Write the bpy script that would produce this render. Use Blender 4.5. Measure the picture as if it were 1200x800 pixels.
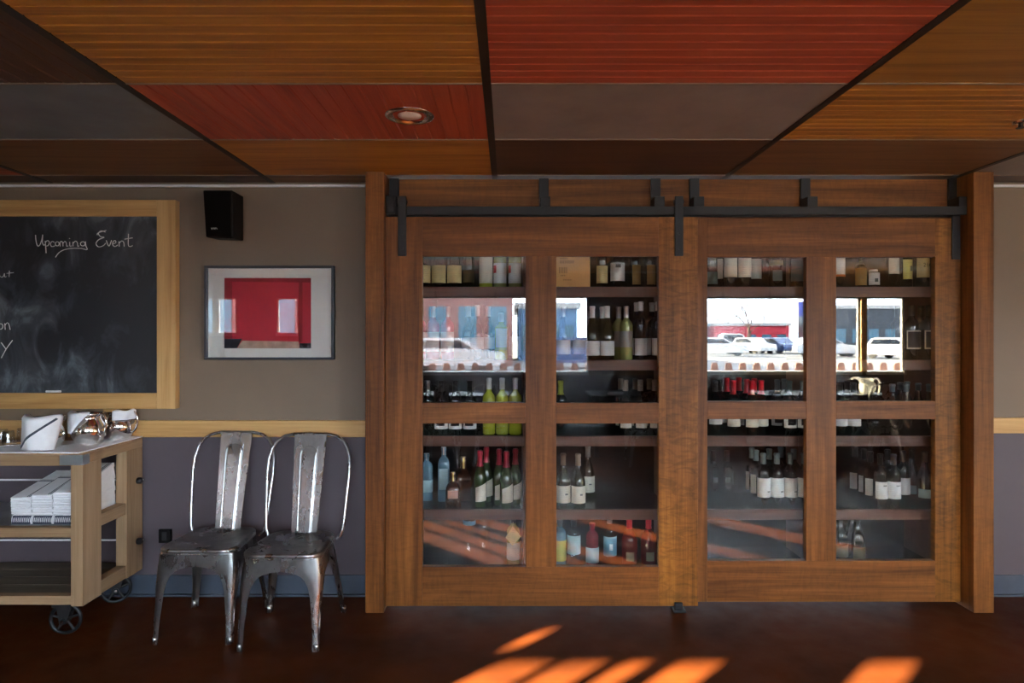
import bpy, bmesh, math, random
from mathutils import Vector, Matrix

for o in list(bpy.data.objects):
    bpy.data.objects.remove(o, do_unlink=True)
S = bpy.context.scene
C = S.collection
R = random.Random(7)
PI = math.pi

# ------------------------------------------------------------------ camera, sky, sun, exposure
F, CX, CY, EYE = 760.0, 596.0, 395.0, 1.45
cam = bpy.data.cameras.new('camera')
cam.sensor_width = 36.0
cam.lens = 36.0 * F / 1200.0
cam.shift_x = (600.0 - CX) / 1200.0
cam.shift_y = -(400.0 - CY) / 1200.0
cam.clip_start = 0.02
cam.clip_end = 400
camo = bpy.data.objects.new('camera', cam)
C.objects.link(camo)
camo.location = (0, 0, EYE)
camo.rotation_euler = (PI / 2, 0, 0)
S.camera = camo

world = bpy.data.worlds.new('sky')
S.world = world
world.use_nodes = True
wn = world.node_tree.nodes
wn['Background'].inputs['Color'].default_value = (0.76, 0.89, 1.0, 1)
wn['Background'].inputs['Strength'].default_value = 14.5

SUN_TAN = 0.2906
sun = bpy.data.lights.new('sun_offscreen', 'SUN')
sun.energy = 125.0
sun.color = (1.0, 0.84, 0.52)
sun.angle = math.radians(0.55)
suno = bpy.data.objects.new('sun_offscreen', sun)
C.objects.link(suno)
suno.location = (-20, -20, 9)
suno.rotation_euler = Vector((0.7071, 0.7071, -SUN_TAN)).to_track_quat('-Z', 'Y').to_euler()

S.view_settings.view_transform = 'Standard'
S.view_settings.look = 'None'
S.view_settings.gamma = 1.0
S.view_settings.use_curve_mapping = False
S.view_settings.exposure = 1.0

WINY = -1.9                                   # inner face of the window wall
WT = 0.08                                     # wall thickness there
WIN = [(-4.91, -3.84, 1.50, 2.0), (-3.27, -2.97, 1.50, 2.0), (-2.42, -2.02, 1.50, 1.88),
       (-1.25, 1.09, 0.97, 2.0), (2.25, 4.85, 0.97, 2.0), (4.93, 5.46, 0.97, 2.0)]
for wi, (a, b, z0, z1) in enumerate(WIN):     # portals (no light of their own) guide the sky light through the windows
    nm = 'window_portal_%d_offscreen' % (wi + 1)
    l = bpy.data.lights.new(nm, 'AREA')
    l.shape = 'RECTANGLE'; l.size = b - a; l.size_y = z1 - z0
    l.cycles.is_portal = True
    lo = bpy.data.objects.new(nm, l)
    C.objects.link(lo)
    lo.location = ((a + b) / 2, WINY - 0.12, (z0 + z1) / 2)
    lo.rotation_euler = (-PI / 2, 0, 0)       # emits towards +Y

# ------------------------------------------------------------------ materials
M = {}

def srgb(r, g, b):
    f = lambda c: (c / 255.0) / 12.92 if c / 255.0 <= 0.04045 else ((c / 255.0 + 0.055) / 1.055) ** 2.4
    return (f(r), f(g), f(b), 1.0)

def base(name, col=(0.5, 0.5, 0.5, 1), rough=0.5, metal=0.0, spec=0.5, coat=0.0):
    m = bpy.data.materials.new(name)
    m.use_nodes = True
    p = m.node_tree.nodes['Principled BSDF']
    p.inputs['Base Color'].default_value = col
    p.inputs['Roughness'].default_value = rough
    p.inputs['Metallic'].default_value = metal
    p.inputs['Specular IOR Level'].default_value = spec
    if coat:
        p.inputs['Coat Weight'].default_value = coat
        p.inputs['Coat Roughness'].default_value = 0.12
    M[name] = m
    return m, m.node_tree, p

def N(nt, typ, **kw):
    n = nt.nodes.new(typ)
    for k, v in kw.items():
        setattr(n, k, v)
    return n

def math_n(nt, op, a, b=None, clamp=False):
    n = N(nt, 'ShaderNodeMath', operation=op)
    n.use_clamp = clamp
    for i, v in enumerate((a, b)):
        if v is None:
            continue
        if isinstance(v, (int, float)):
            n.inputs[i].default_value = v
        else:
            nt.links.new(v, n.inputs[i])
    return n.outputs[0]

def ramp(nt, fac, stops):
    n = N(nt, 'ShaderNodeValToRGB')
    e = n.color_ramp.elements
    while len(e) < len(stops):
        e.new(0.5)
    for i, (p, c) in enumerate(stops):
        e[i].position = p
        e[i].color = c
    nt.links.new(fac, n.inputs['Fac'])
    return n.outputs['Color']

def coords(nt, scale, rnd=True):
    tc = N(nt, 'ShaderNodeTexCoord')
    mp = N(nt, 'ShaderNodeMapping')
    mp.inputs['Scale'].default_value = scale
    nt.links.new(tc.outputs['Object'], mp.inputs['Vector'])
    if rnd:
        oi = N(nt, 'ShaderNodeObjectInfo')
        cb = N(nt, 'ShaderNodeCombineXYZ')
        k = math_n(nt, 'MULTIPLY', oi.outputs['Random'], 57.0)
        for i in range(3):
            nt.links.new(k, cb.inputs[i])
        nt.links.new(cb.outputs[0], mp.inputs['Location'])
    return mp.outputs['Vector']

def noise(nt, vec, scale, detail=4, rough=0.55, dist=0.0):
    n = N(nt, 'ShaderNodeTexNoise')
    n.inputs['Scale'].default_value = scale
    n.inputs['Detail'].default_value = detail
    n.inputs['Roughness'].default_value = rough
    n.inputs['Distortion'].default_value = dist
    nt.links.new(vec, n.inputs['Vector'])
    return n.outputs['Fac']

def bump(nt, p, h, strength=0.2, dist=0.002):
    b = N(nt, 'ShaderNodeBump')
    b.inputs['Strength'].default_value = strength
    b.inputs['Distance'].default_value = dist
    nt.links.new(h, b.inputs['Height'])
    nt.links.new(b.outputs[0], p.inputs['Normal'])

def mixc(nt, fac, a, b, mode='MIX'):
    n = N(nt, 'ShaderNodeMix', data_type='RGBA', blend_type=mode)
    for s, v in ((n.inputs[0], fac), (n.inputs[6], a), (n.inputs[7], b)):
        if isinstance(v, (int, float)):
            s.default_value = v
        elif isinstance(v, tuple):
            s.default_value = v
        else:
            nt.links.new(v, s)
    return n.outputs[2]

def wood(name, axis, dark, mid, light, rough=0.42, figure=0.0, coat=0.0, fine=1.0, knots=0.0, spec=0.5):
    """grain runs along axis (0 x, 1 y, 2 z)"""
    m, nt, p = base(name, mid, rough, coat=coat, spec=spec)
    sc = [14.0 * fine] * 3; sc[axis] = 0.9 * fine
    v = coords(nt, tuple(sc))
    n1 = noise(nt, v, 1.0, 5, 0.6, 0.6)
    sc2 = [120.0 * fine] * 3; sc2[axis] = 3.0 * fine
    n2 = noise(nt, coords(nt, tuple(sc2)), 1.0, 3, 0.6)
    f = math_n(nt, 'ADD', math_n(nt, 'MULTIPLY', n1, 0.72), math_n(nt, 'MULTIPLY', n2, 0.28))
    c = ramp(nt, f, [(0.30, dark), (0.50, mid), (0.70, light)])
    if figure:
        sc3 = [9.0] * 3; sc3[axis] = 26.0
        n3 = noise(nt, coords(nt, tuple(sc3)), 1.0, 4, 0.6, 1.6)
        g = ramp(nt, n3, [(0.38, (1 - figure, 1 - figure, 1 - figure, 1)), (0.56, (1.12, 1.12, 1.1, 1))])
        c = mixc(nt, 1.0, c, g, 'MULTIPLY')
    if knots:
        n4 = noise(nt, coords(nt, (2.6, 2.6, 2.6)), 1.0, 2, 0.4)
        g = ramp(nt, n4, [(0.70, (1, 1, 1, 1)), (0.76, (1 - knots, 1 - knots, 1 - knots, 1))])
        c = mixc(nt, 1.0, c, g, 'MULTIPLY')
    nt.links.new(c, p.inputs['Base Color'])
    bump(nt, p, n2, 0.12, 0.001)
    return m

def plain(name, col, rough=0.5, metal=0.0, var=0.12, scale=6.0, spec=0.5, coat=0.0, bmp=0.0):
    m, nt, p = base(name, col, rough, metal, spec, coat)
    v = coords(nt, (1, 1, 1))
    n1 = noise(nt, v, scale, 5, 0.6)
    a = tuple(c * (1 - var) for c in col[:3]) + (1,)
    b = tuple(min(1, c * (1 + var)) for c in col[:3]) + (1,)
    nt.links.new(ramp(nt, n1, [(0.3, a), (0.7, b)]), p.inputs['Base Color'])
    if bmp:
        bump(nt, p, noise(nt, v, scale * 14, 3), bmp, 0.001)
    return m

# cabinet cherry / alder stain, pine, cart wood, ceiling boards
for ax, nm in ((0, 'cherry_x'), (2, 'cherry_z'), (1, 'cherry_y')):
    wood(nm, ax, srgb(68, 36, 12), srgb(112, 66, 27), srgb(148, 94, 42), 0.45, figure=0.04, spec=0.3)
wood('curly_z', 2, srgb(84, 48, 14), srgb(130, 80, 28), srgb(164, 108, 42), 0.45, figure=0.26, spec=0.3)
wood('shelf_wood', 0, srgb(70, 43, 31), srgb(94, 59, 43), srgb(112, 73, 54), 0.45)
wood('shelf_dark', 0, srgb(22, 17, 15), srgb(29, 22, 19), srgb(36, 27, 23), 0.22)
for ax, nm in ((0, 'pine_x'), (2, 'pine_z')):
    wood(nm, ax, srgb(176, 130, 74), srgb(206, 162, 102), srgb(222, 182, 124), 0.5, knots=0.7)
for ax, nm in ((0, 'cart_x'), (1, 'cart_y'), (2, 'cart_z')):
    wood(nm, ax, srgb(128, 100, 72), srgb(160, 130, 98), srgb(182, 152, 120), 0.6, knots=0.35)
wood('weathered', 0, srgb(70, 62, 52), srgb(100, 90, 76), srgb(124, 112, 96), 0.6)
for nm, d, m_, l in (('orange', (128, 82, 26), (184, 124, 44), (208, 148, 58)),
                     ('red', (140, 60, 36), (180, 80, 48), (198, 98, 62)),
                     ('brown', (94, 64, 34), (122, 86, 50), (138, 100, 62)),
                     ('deep', (60, 38, 20), (82, 54, 32), (98, 66, 40)),
                     ('gold', (124, 86, 30), (162, 114, 42), (182, 132, 54))):
    for ax in (0, 1):
        wood('ceil_%s_%d' % (nm, ax), ax, srgb(*d), srgb(*m_), srgb(*l), 0.5, knots=0.3)
plain('ceil_metal', srgb(148, 141, 135), 0.36, 0.12, 0.22, 3.0)
plain('ceil_slate', srgb(126, 138, 144), 0.4, 0.1, 0.2, 3.0)
plain('tee', srgb(38, 30, 25), 0.5)
plain('tee_edge', srgb(150, 132, 112), 0.4, 0.3)
plain('cavity', srgb(25, 22, 20), 0.8)

def wall_mat():
    m, nt, p = base('wall_paint', rough=0.55)
    g = N(nt, 'ShaderNodeNewGeometry')
    sp = N(nt, 'ShaderNodeSeparateXYZ')
    nt.links.new(g.outputs['Position'], sp.inputs[0])
    k = math_n(nt, 'GREATER_THAN', sp.outputs['Z'], 0.93)
    c = mixc(nt, k, srgb(90, 80, 87), srgb(130, 112, 94))
    n1 = noise(nt, g.outputs['Position'], 2.2, 4)
    c = mixc(nt, 1.0, c, ramp(nt, n1, [(0.3, (0.93, 0.93, 0.93, 1)), (0.7, (1.05, 1.05, 1.05, 1))]), 'MULTIPLY')
    nt.links.new(c, p.inputs['Base Color'])
    n2 = noise(nt, g.outputs['Position'], 160, 2)
    bump(nt, p, n2, 0.08, 0.001)
wall_mat()

def floor_mat():
    m, nt, p = base('floor_concrete', rough=0.5, spec=0.08)
    g = N(nt, 'ShaderNodeNewGeometry')
    n1 = noise(nt, g.outputs['Position'], 1.5, 5, 0.5, 0.2)
    c = ramp(nt, n1, [(0.28, srgb(50, 22, 10)), (0.48, srgb(74, 35, 14)), (0.72, srgb(94, 45, 18))])
    nt.links.new(c, p.inputs['Base Color'])
    n2 = noise(nt, g.outputs['Position'], 9, 5)
    nt.links.new(ramp(nt, n2, [(0.3, (0.38,) * 3 + (1,)), (0.7, (0.55,) * 3 + (1,))]), p.inputs['Roughness'])
    bump(nt, p, n2, 0.05, 0.004)
floor_mat()

def chalkboard_mat():
    m, nt, p = base('chalkboard_face', rough=0.42)
    g = N(nt, 'ShaderNodeNewGeometry')
    mp = N(nt, 'ShaderNodeMapping')
    mp.inputs['Scale'].default_value = (3.6, 1, 2.0)
    nt.links.new(g.outputs['Position'], mp.inputs['Vector'])
    n1 = noise(nt, mp.outputs[0], 1.6, 6, 0.62, 1.2)
    n2 = noise(nt, g.outputs['Position'], 1.3, 3, 0.5)
    f = math_n(nt, 'MULTIPLY', n1, n2)
    c = ramp(nt, f, [(0.18, srgb(46, 47, 51)), (0.25, srgb(70, 75, 81)), (0.35, srgb(122, 132, 140))])
    nt.links.new(c, p.inputs['Base Color'])
chalkboard_mat()

def steel_mat(name, col, lo, hi, sc=7.0):
    m, nt, p = base(name, col, 0.3, 1.0)
    v = coords(nt, (1, 1, 0.35))
    n1 = noise(nt, v, sc, 6, 0.65, 0.4)
    d = tuple(c * 0.55 for c in col[:3]) + (1,)
    nt.links.new(ramp(nt, n1, [(0.32, d), (0.62, col)]), p.inputs['Base Color'])
    nt.links.new(ramp(nt, n1, [(0.3, (hi,) * 3 + (1,)), (0.7, (lo,) * 3 + (1,))]), p.inputs['Roughness'])
steel_mat('gunmetal', (0.50, 0.51, 0.52, 1), 0.22, 0.35)
plain('silver', (0.78, 0.76, 0.74, 1), 0.08, 1.0, 0.06)
plain('zinc', (0.42, 0.46, 0.48, 1), 0.4, 0.8, 0.15)
plain('chrome', (0.7, 0.68, 0.66, 1), 0.15, 1.0, 0.05)
plain('black_iron', (0.018, 0.018, 0.02, 1), 0.45, 0.3, 0.2)
plain('black_plastic', (0.006, 0.005, 0.006, 1), 0.55, 0.0, 0.2, spec=0.15)
plain('speaker_cloth', (0.004, 0.0035, 0.0035, 1), 0.9, 0.0, 0.3, 90, spec=0.1, bmp=0.4)
plain('rubber', (0.02, 0.02, 0.022, 1), 0.7)
plain('caster_rim', (0.035, 0.04, 0.045, 1), 0.4, 0.8, 0.3)
plain('bluegrey_base', srgb(70, 78, 92), 0.45)
plain('frame_black', srgb(52, 52, 60), 0.35)
plain('mat_board', srgb(222, 222, 216), 0.7, 0, 0.02)
plain('print_red', srgb(196, 40, 60), 0.6, 0, 0.10, 4)
plain('print_dark_red', srgb(150, 22, 38), 0.6, 0, 0.2, 8)
plain('print_black', srgb(40, 44, 56), 0.6, 0, 0.4, 30)
plain('print_sand', srgb(176, 150, 130), 0.6, 0, 0.3, 20)
plain('chalk', srgb(235, 235, 232), 0.9, 0, 0.1, 60)
plain('white_cloth', srgb(240, 242, 246), 0.85, 0, 0.04, 30, bmp=0.2)
plain('stripe_navy', srgb(70, 78, 96), 0.85)
plain('white_paper', srgb(240, 241, 245), 0.7, 0, 0.04)
plain('white_ceramic', srgb(240, 238, 232), 0.25, 0, 0.02)
plain('cup_green', srgb(186, 206, 196), 0.3)
plain('lamp_lens', srgb(228, 212, 200), 0.3)
plain('window_white', srgb(226, 226, 222), 0.5)
plain('table_black', srgb(34, 38, 46), 0.35)
plain('box_pine', srgb(214, 160, 88), 0.5, 0, 0.1, 10)
plain('box_ink', srgb(158, 108, 52), 0.6, 0, 0.2, 80)
plain('asphalt', srgb(112, 112, 114), 0.9, 0, 0.1)
plain('brick_far', srgb(128, 88, 82), 0.9, 0, 0.15, 3)
plain('stucco_far', srgb(170, 168, 166), 0.9, 0, 0.08)
plain('red_far', srgb(180, 44, 60), 0.7, 0, 0.1)
plain('glass_far', srgb(66, 100, 118), 0.15, 0, 0.2)
plain('bluewall_far', srgb(86, 120, 156), 0.7, 0, 0.1)
plain('fence_wood', srgb(150, 108, 94), 0.8, 0, 0.12)
plain('bark', srgb(92, 74, 62), 0.9)
plain('car_white', srgb(205, 205, 208), 0.25, 0, 0.02, coat=0.6)
plain('car_navy', srgb(50, 70, 110), 0.25, 0.2, 0.02, coat=0.6)
plain('car_silver', srgb(180, 182, 188), 0.25, 0.4, 0.02, coat=0.6)
plain('car_glass', srgb(30, 36, 46), 0.08)
plain('sign_blue', srgb(60, 70, 150), 0.5)

def translucent(nm, k):
    nt = M[nm].node_tree
    p = nt.nodes['Principled BSDF']; out = nt.nodes['Material Output']
    tr_ = N(nt, 'ShaderNodeBsdfTranslucent'); tr_.inputs['Color'].default_value = (.9, .9, .88, 1)
    mx = N(nt, 'ShaderNodeMixShader'); mx.inputs[0].default_value = k
    nt.links.new(p.outputs[0], mx.inputs[1]); nt.links.new(tr_.outputs[0], mx.inputs[2]); nt.links.new(mx.outputs[0], out.inputs[0])
translucent('white_ceramic', .45)

def pane_mat(name, f0=0.05, tint=(1, 1, 1, 1), rough=0.0):
    m = bpy.data.materials.new(name)
    m.use_nodes = True
    nt = m.node_tree
    nt.nodes.clear()
    out = N(nt, 'ShaderNodeOutputMaterial')
    g = N(nt, 'ShaderNodeNewGeometry')
    d = N(nt, 'ShaderNodeVectorMath', operation='DOT_PRODUCT')
    nt.links.new(g.outputs['Normal'], d.inputs[0])
    nt.links.new(g.outputs['Incoming'], d.inputs[1])
    c = math_n(nt, 'ABSOLUTE', d.outputs['Value'])
    s = math_n(nt, 'POWER', math_n(nt, 'SUBTRACT', 1.0, c), 5.0)
    f = math_n(nt, 'ADD', math_n(nt, 'MULTIPLY', s, 1 - f0), f0, True)
    t = N(nt, 'ShaderNodeBsdfTransparent'); t.inputs[0].default_value = tint
    gl = N(nt, 'ShaderNodeBsdfGlossy'); gl.inputs['Roughness'].default_value = rough
    gl.inputs['Color'].default_value = (1, 1, 1, 1)
    mx = N(nt, 'ShaderNodeMixShader')
    nt.links.new(f, mx.inputs[0]); nt.links.new(t.outputs[0], mx.inputs[1]); nt.links.new(gl.outputs[0], mx.inputs[2])
    nt.links.new(mx.outputs[0], out.inputs[0])
    M[name] = m
pane_mat('pane', 0.062, (0.97, 0.98, 0.98, 1))
pane_mat('picture_pane', 0.055)
pane_mat('window_pane', 0.04)
pane_mat('g_clear', 0.06, (0.86, 0.90, 0.90, 1), 0.02)
pane_mat('g_tumbler', 0.08, (0.93, 0.95, 0.95, 1), 0.01)
for nm, col in (('g_dark', (0.006, 0.009, 0.008, 1)), ('g_green', (0.03, 0.06, 0.02, 1)),
                ('g_yellow', srgb(176, 184, 60)), ('g_straw', srgb(150, 158, 96)), ('g_olive', srgb(40, 42, 22)),
                ('g_rose', srgb(170, 60, 86)), ('g_red', srgb(96, 12, 14)), ('g_pink', srgb(120, 30, 44)),
                ('g_amber', srgb(60, 30, 14)), ('g_blue', srgb(104, 140, 158)), ('g_navy', (0.012, 0.018, 0.03, 1))):
    plain(nm, col, 0.04, 0.0, 0.08, 20, 0.7)
for nm, col, r, mt in (('cap_white', srgb(222, 222, 220), 0.4, 0), ('cap_silver', (0.6, 0.62, 0.64, 1), 0.3, 0.9),
                       ('cap_red', srgb(206, 24, 40), 0.3, 0), ('cap_wine', srgb(150, 22, 48), 0.3, 0.2),
                       ('cap_slate', srgb(104, 124, 132), 0.35, 0.3), ('cap_black', (0.01, 0.01, 0.011, 1), 0.35, 0),
                       ('cap_gold', srgb(176, 140, 70), 0.3, 0.6), ('cap_taupe', srgb(128, 116, 106), 0.4, 0),
                       ('cap_blue', srgb(60, 120, 170), 0.35, 0), ('cap_green', srgb(150, 160, 60), 0.4, 0)):
    plain(nm, col, r, mt, 0.06)

def label_mat(name, col, ink=(0.15, 0.14, 0.13, 1), amt=0.35):
    m, nt, p = base(name, col, 0.6)
    tc = N(nt, 'ShaderNodeTexCoord')
    sp = N(nt, 'ShaderNodeSeparateXYZ')
    nt.links.new(tc.outputs['Object'], sp.inputs[0])
    ln = math_n(nt, 'LESS_THAN', math_n(nt, 'FRACT', math_n(nt, 'MULTIPLY', sp.outputs['Z'], 95.0)), 0.3)
    n1 = noise(nt, coords(nt, (60, 60, 30)), 1.0, 2)
    k = math_n(nt, 'MULTIPLY', math_n(nt, 'MULTIPLY', ln, math_n(nt, 'GREATER_THAN', n1, 0.52)), amt)
    nt.links.new(mixc(nt, k, col, ink), p.inputs['Base Color'])
for nm, col, a in (('l_white', srgb(226, 228, 226), 0.2), ('l_cream', srgb(222, 204, 146), 0.3), ('l_ivory', srgb(222, 218, 200), 0.25),
                   ('l_grey', srgb(150, 154, 150), 0.3), ('l_slate', srgb(84, 94, 94), 0.3), ('l_yellow', srgb(196, 186, 96), 0.3),
                   ('l_ice', srgb(170, 206, 214), 0.25), ('l_blue', srgb(96, 150, 172), 0.25), ('l_peach', srgb(196, 150, 130), 0.3),
                   ('l_tan', srgb(150, 128, 92), 0.3), ('l_olive', srgb(92, 86, 48), 0.3), ('l_black', srgb(26, 26, 30), 0.0),
                   ('l_gold', srgb(150, 116, 60), 0.5), ('l_red', srgb(200, 40, 60), 0.0), ('l_orange', srgb(206, 120, 40), 0.0),
                   ('l_lime', srgb(170, 184, 90), 0.3), ('l_silver', srgb(176, 180, 186), 0.3)):
    label_mat(nm, col, amt=a)

# ------------------------------------------------------------------ geometry helpers
class MB:
    def __init__(s):
        s.v = []; s.f = []; s.sm = []
    def add(s, vs, fs, smooth=False):
        o = len(s.v)
        s.v += [tuple(p) for p in vs]
        s.f += [[i + o for i in f] for f in fs]
        s.sm += [smooth] * len(fs)
        return s
    def box(s, x0, x1, y0, y1, z0, z1):
        vs = [(x, y, z) for z in (z0, z1) for y in (y0, y1) for x in (x0, x1)]
        return s.add(vs, [(0, 2, 3, 1), (4, 5, 7, 6), (0, 1, 5, 4), (2, 6, 7, 3), (0, 4, 6, 2), (1, 3, 7, 5)])
    def hexa(s, bot, top):
        return s.add(list(bot) + list(top), [(3, 2, 1, 0), (4, 5, 6, 7), (0, 1, 5, 4), (1, 2, 6, 5), (2, 3, 7, 6), (3, 0, 4, 7)])
    def prism(s, poly, y0, y1):          # poly in x,z
        n = len(poly)
        vs = [(x, y0, z) for x, z in poly] + [(x, y1, z) for x, z in poly]
        fs = [tuple(range(n)), tuple(range(2 * n - 1, n - 1, -1))]
        fs += [(i, i + n, (i + 1) % n + n, (i + 1) % n) for i in range(n)]
        return s.add(vs, fs)
    def lathe(s, prof, seg=20, c=(0, 0, 0), sq=2.0, sx=1.0, sy=1.0, a0=0.0, a1=2 * PI, cap=True):
        full = abs(a1 - a0 - 2 * PI) < 1e-6
        n = seg if full else seg + 1
        vs = []
        for r, z in prof:
            for i in range(n):
                a = a0 + (a1 - a0) * i / seg
                ca, sa = math.cos(a), math.sin(a)
                k = 1.0 if sq == 2.0 else (abs(ca) ** sq + abs(sa) ** sq) ** (-1.0 / sq)
                vs.append((c[0] + r * k * ca * sx, c[1] + r * k * sa * sy, c[2] + z))
        fs = []
        for j in range(len(prof) - 1):
            for i in range(seg):
                i2 = (i + 1) % n
                fs.append((j * n + i, j * n + i2, (j + 1) * n + i2, (j + 1) * n + i))
        s.add(vs, fs, True)
        if full and cap:
            for j, rev in ((0, True), (len(prof) - 1, False)):
                if prof[j][0] > 1e-5:
                    ring = vs[j * n:(j + 1) * n]
                    s.add(ring, [tuple(range(n))[::-1] if rev else tuple(range(n))])
        return s
    def sheet(s, vs, m, th):
        """grid of rows of m points -> folded sheet of thickness th, rims kept crisp"""
        P = [Vector(p) for p in vs]
        n = len(P) // m
        nr = []
        for j in range(n):
            for i in range(m):
                a = P[j * m + min(i + 1, m - 1)] - P[j * m + max(i - 1, 0)]
                b = P[min(j + 1, n - 1) * m + i] - P[max(j - 1, 0) * m + i]
                q = a.cross(b)
                nr.append(q.normalized() if q.length > 1e-9 else Vector((0, 0, 1)))
        A = [p + q * th / 2 for p, q in zip(P, nr)]
        Bk = [p - q * th / 2 for p, q in zip(P, nr)]
        fs = [(j * m + i, j * m + i + 1, (j + 1) * m + i + 1, (j + 1) * m + i) for j in range(n - 1) for i in range(m - 1)]
        s.add(A, fs, True); s.add(Bk, fs, True)
        loop = [i for i in range(m)] + [j * m + m - 1 for j in range(1, n)] + [(n - 1) * m + i for i in range(m - 2, -1, -1)] + [j * m for j in range(n - 2, 0, -1)]
        L = len(loop)
        s.add([A[i] for i in loop] + [Bk[i] for i in loop], [(k, (k + 1) % L, (k + 1) % L + L, k + L) for k in range(L)])
        return s
    def tube(s, pts, r, seg=8, closed=False, flat=1.0):
        pts = [Vector(p) for p in pts]
        n = len(pts)
        rs = r if isinstance(r, (list, tuple)) else [r] * n
        vs = []
        up = None
        for i, p in enumerate(pts):
            if closed:
                t = pts[(i + 1) % n] - pts[i - 1]
            else:
                t = pts[min(i + 1, n - 1)] - pts[max(i - 1, 0)]
            t.normalize()
            if up is None:
                up = Vector((0, 0, 1)) if abs(t.z) < 0.9 else Vector((0, 1, 0))
            u = (up - t * up.dot(t)).normalized()
            up = u
            w = t.cross(u)
            for k in range(seg):
                a = 2 * PI * k / seg
                vs.append(p + (u * math.cos(a) + w * math.sin(a) * flat) * rs[i])
        fs = []
        for i in range(n if closed else n - 1):
            j = (i + 1) % n
            for k in range(seg):
                k2 = (k + 1) % seg
                fs.append((i * seg + k, i * seg + k2, j * seg + k2, j * seg + k))
        s.add(vs, fs, True)
        if not closed:
            s.add(vs[:seg], [tuple(range(seg))[::-1]])
            s.add(vs[-seg:], [tuple(range(seg))])
        return s
    def mesh(s, name, mat, off=(0, 0, 0)):
        me = bpy.data.meshes.new(name)
        me.from_pydata([(x - off[0], y - off[1], z - off[2]) for x, y, z in s.v], [], s.f)
        me.polygons.foreach_set('use_smooth', s.sm)
        me.update()
        bm = bmesh.new(); bm.from_mesh(me)
        bmesh.ops.recalc_face_normals(bm, faces=bm.faces)
        bm.to_mesh(me); bm.free()
        me.materials.append(M[mat])
        return me
    def build(s, name, mat, parent=None, bevel=0.0, kind=None, loc=None):
        """vertices are in world space; the object sits at its parent's base (or at loc)"""
        if parent is not None:
            off = base_of(parent)
        else:
            off = loc if loc is not None else (0, 0, 0)
        me = s.mesh(name, mat, off)
        o = bpy.data.objects.new(name, me)
        C.objects.link(o)
        if parent is not None:
            o.parent = parent
        else:
            o.location = off
        if bevel:
            b = o.modifiers.new('bevel', 'BEVEL'); b.width = bevel; b.segments = 2; b.limit_method = 'ANGLE'
        if kind:
            o['kind'] = kind
        return o

def base_of(o):
    p = Vector((0, 0, 0))
    while o is not None:
        p += o.location
        o = o.parent
    return tuple(p)

def tag(o, label, cat, group=None):
    o['label'] = label; o['category'] = cat
    if group:
        o['group'] = group
    return o

def thing(name, label, cat, loc=(0, 0, 0), rz=0.0, group=None):
    o = bpy.data.objects.new(name, None)
    o.empty_display_size = 0.05
    C.objects.link(o)
    o.location = loc; o.rotation_euler = (0, 0, rz)
    return tag(o, label, cat, group)

def child(name, me, parent):
    o = bpy.data.objects.new(name, me)
    C.objects.link(o); o.parent = parent
    return o

def copy_tree(o, parent=None):
    c = o.copy(); C.objects.link(c)
    c.parent = parent
    for ch in list(o.children):
        copy_tree(ch, c)
    return c

def PX(px, Y): return (px - CX) / F * Y
def PZ(py, Y): return EYE - (py - CY) / F * Y

def struct(mb, name, mat, bevel=0.0):
    o = mb.build(name, mat, None, bevel)
    o['kind'] = 'structure'
    return o

# ------------------------------------------------------------------ the room shell
WALL = 3.65
CEIL = 2.32
XL, XR = -6.6, 6.6
HX0, HX1 = -0.70, 2.50        # cabinet opening in the wall
struct(MB().box(XL, XR, WINY - WT, WALL + 0.45, -0.1, 0.0), 'floor', 'floor_concrete')
struct(MB().box(XL, HX0, WALL, WALL + 0.45, 0, CEIL + 0.1), 'wall_back_left', 'wall_paint')
struct(MB().box(HX1, XR, WALL, WALL + 0.45, 0, CEIL + 0.1), 'wall_back_right', 'wall_paint')
struct(MB().box(XL - 0.1, XL, WINY - WT, WALL + 0.45, 0, CEIL + 0.1), 'wall_left', 'wall_paint')
struct(MB().box(XR, XR + 0.1, WINY - WT, WALL + 0.45, 0, CEIL + 0.1), 'wall_right', 'wall_paint')
# window wall behind the camera: piers, sill wall, head
w = MB()
w.box(XL, XR, WINY - WT, WINY, 0, 0.97)
xs = [XL]
for a, b, z0, z1 in WIN:
    xs += [a, b]
xs.append(XR)
for i in range(0, len(xs), 2):
    w.box(xs[i], xs[i + 1], WINY - WT, WINY, 0.97, 2.0)
for a, b, z0, z1 in WIN:
    if z0 > 0.98:
        w.box(a, b, WINY - WT, WINY, 0.97, z0)
    if z1 < 1.99:
        w.box(a, b, WINY - WT, WINY, z1, 2.0)
vent = (-5.03, -4.89, 2.030, 2.125)
w.box(XL, XR, WINY - WT, WINY, 2.0, vent[2])
w.box(XL, vent[0], WINY - WT, WINY, vent[2], vent[3])
w.box(vent[1], XR, WINY - WT, WINY, vent[2], vent[3])
w.box(XL, XR, WINY - WT, WINY, vent[3], CEIL + 0.1)
struct(w, 'wall_window_side', 'wall_paint')
for i, (a, b, z0, z1) in enumerate(WIN):
    wo = struct(MB().box(a, b, WINY - WT - .04, WINY + 0.05, z0 - 0.035, z0 + 0.012), 'window_%d' % (i + 1), 'window_white', 0.004)
    fr = MB().box(a, a + 0.02, WINY - 0.06, WINY - 0.02, z0, z1).box(b - 0.02, b, WINY - 0.06, WINY - 0.02, z0, z1) \
        .box(a, b, WINY - 0.06, WINY - 0.02, z1 - 0.015, z1)
    if i == 0:
        for q, wd in ((-4.62, .025), (-4.36, .05), (-4.14, .09)):
            fr.box(q - wd / 2, q + wd / 2, WINY - 0.06, WINY - 0.02, z0, z1)
    fr.build('window_frame', 'window_white', wo)
    MB().box(a + 0.02, b - 0.02, WINY - 0.043, WINY - 0.038, z0 + 0.012, z1 - 0.015).build('pane', 'window_pane', wo)
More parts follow.
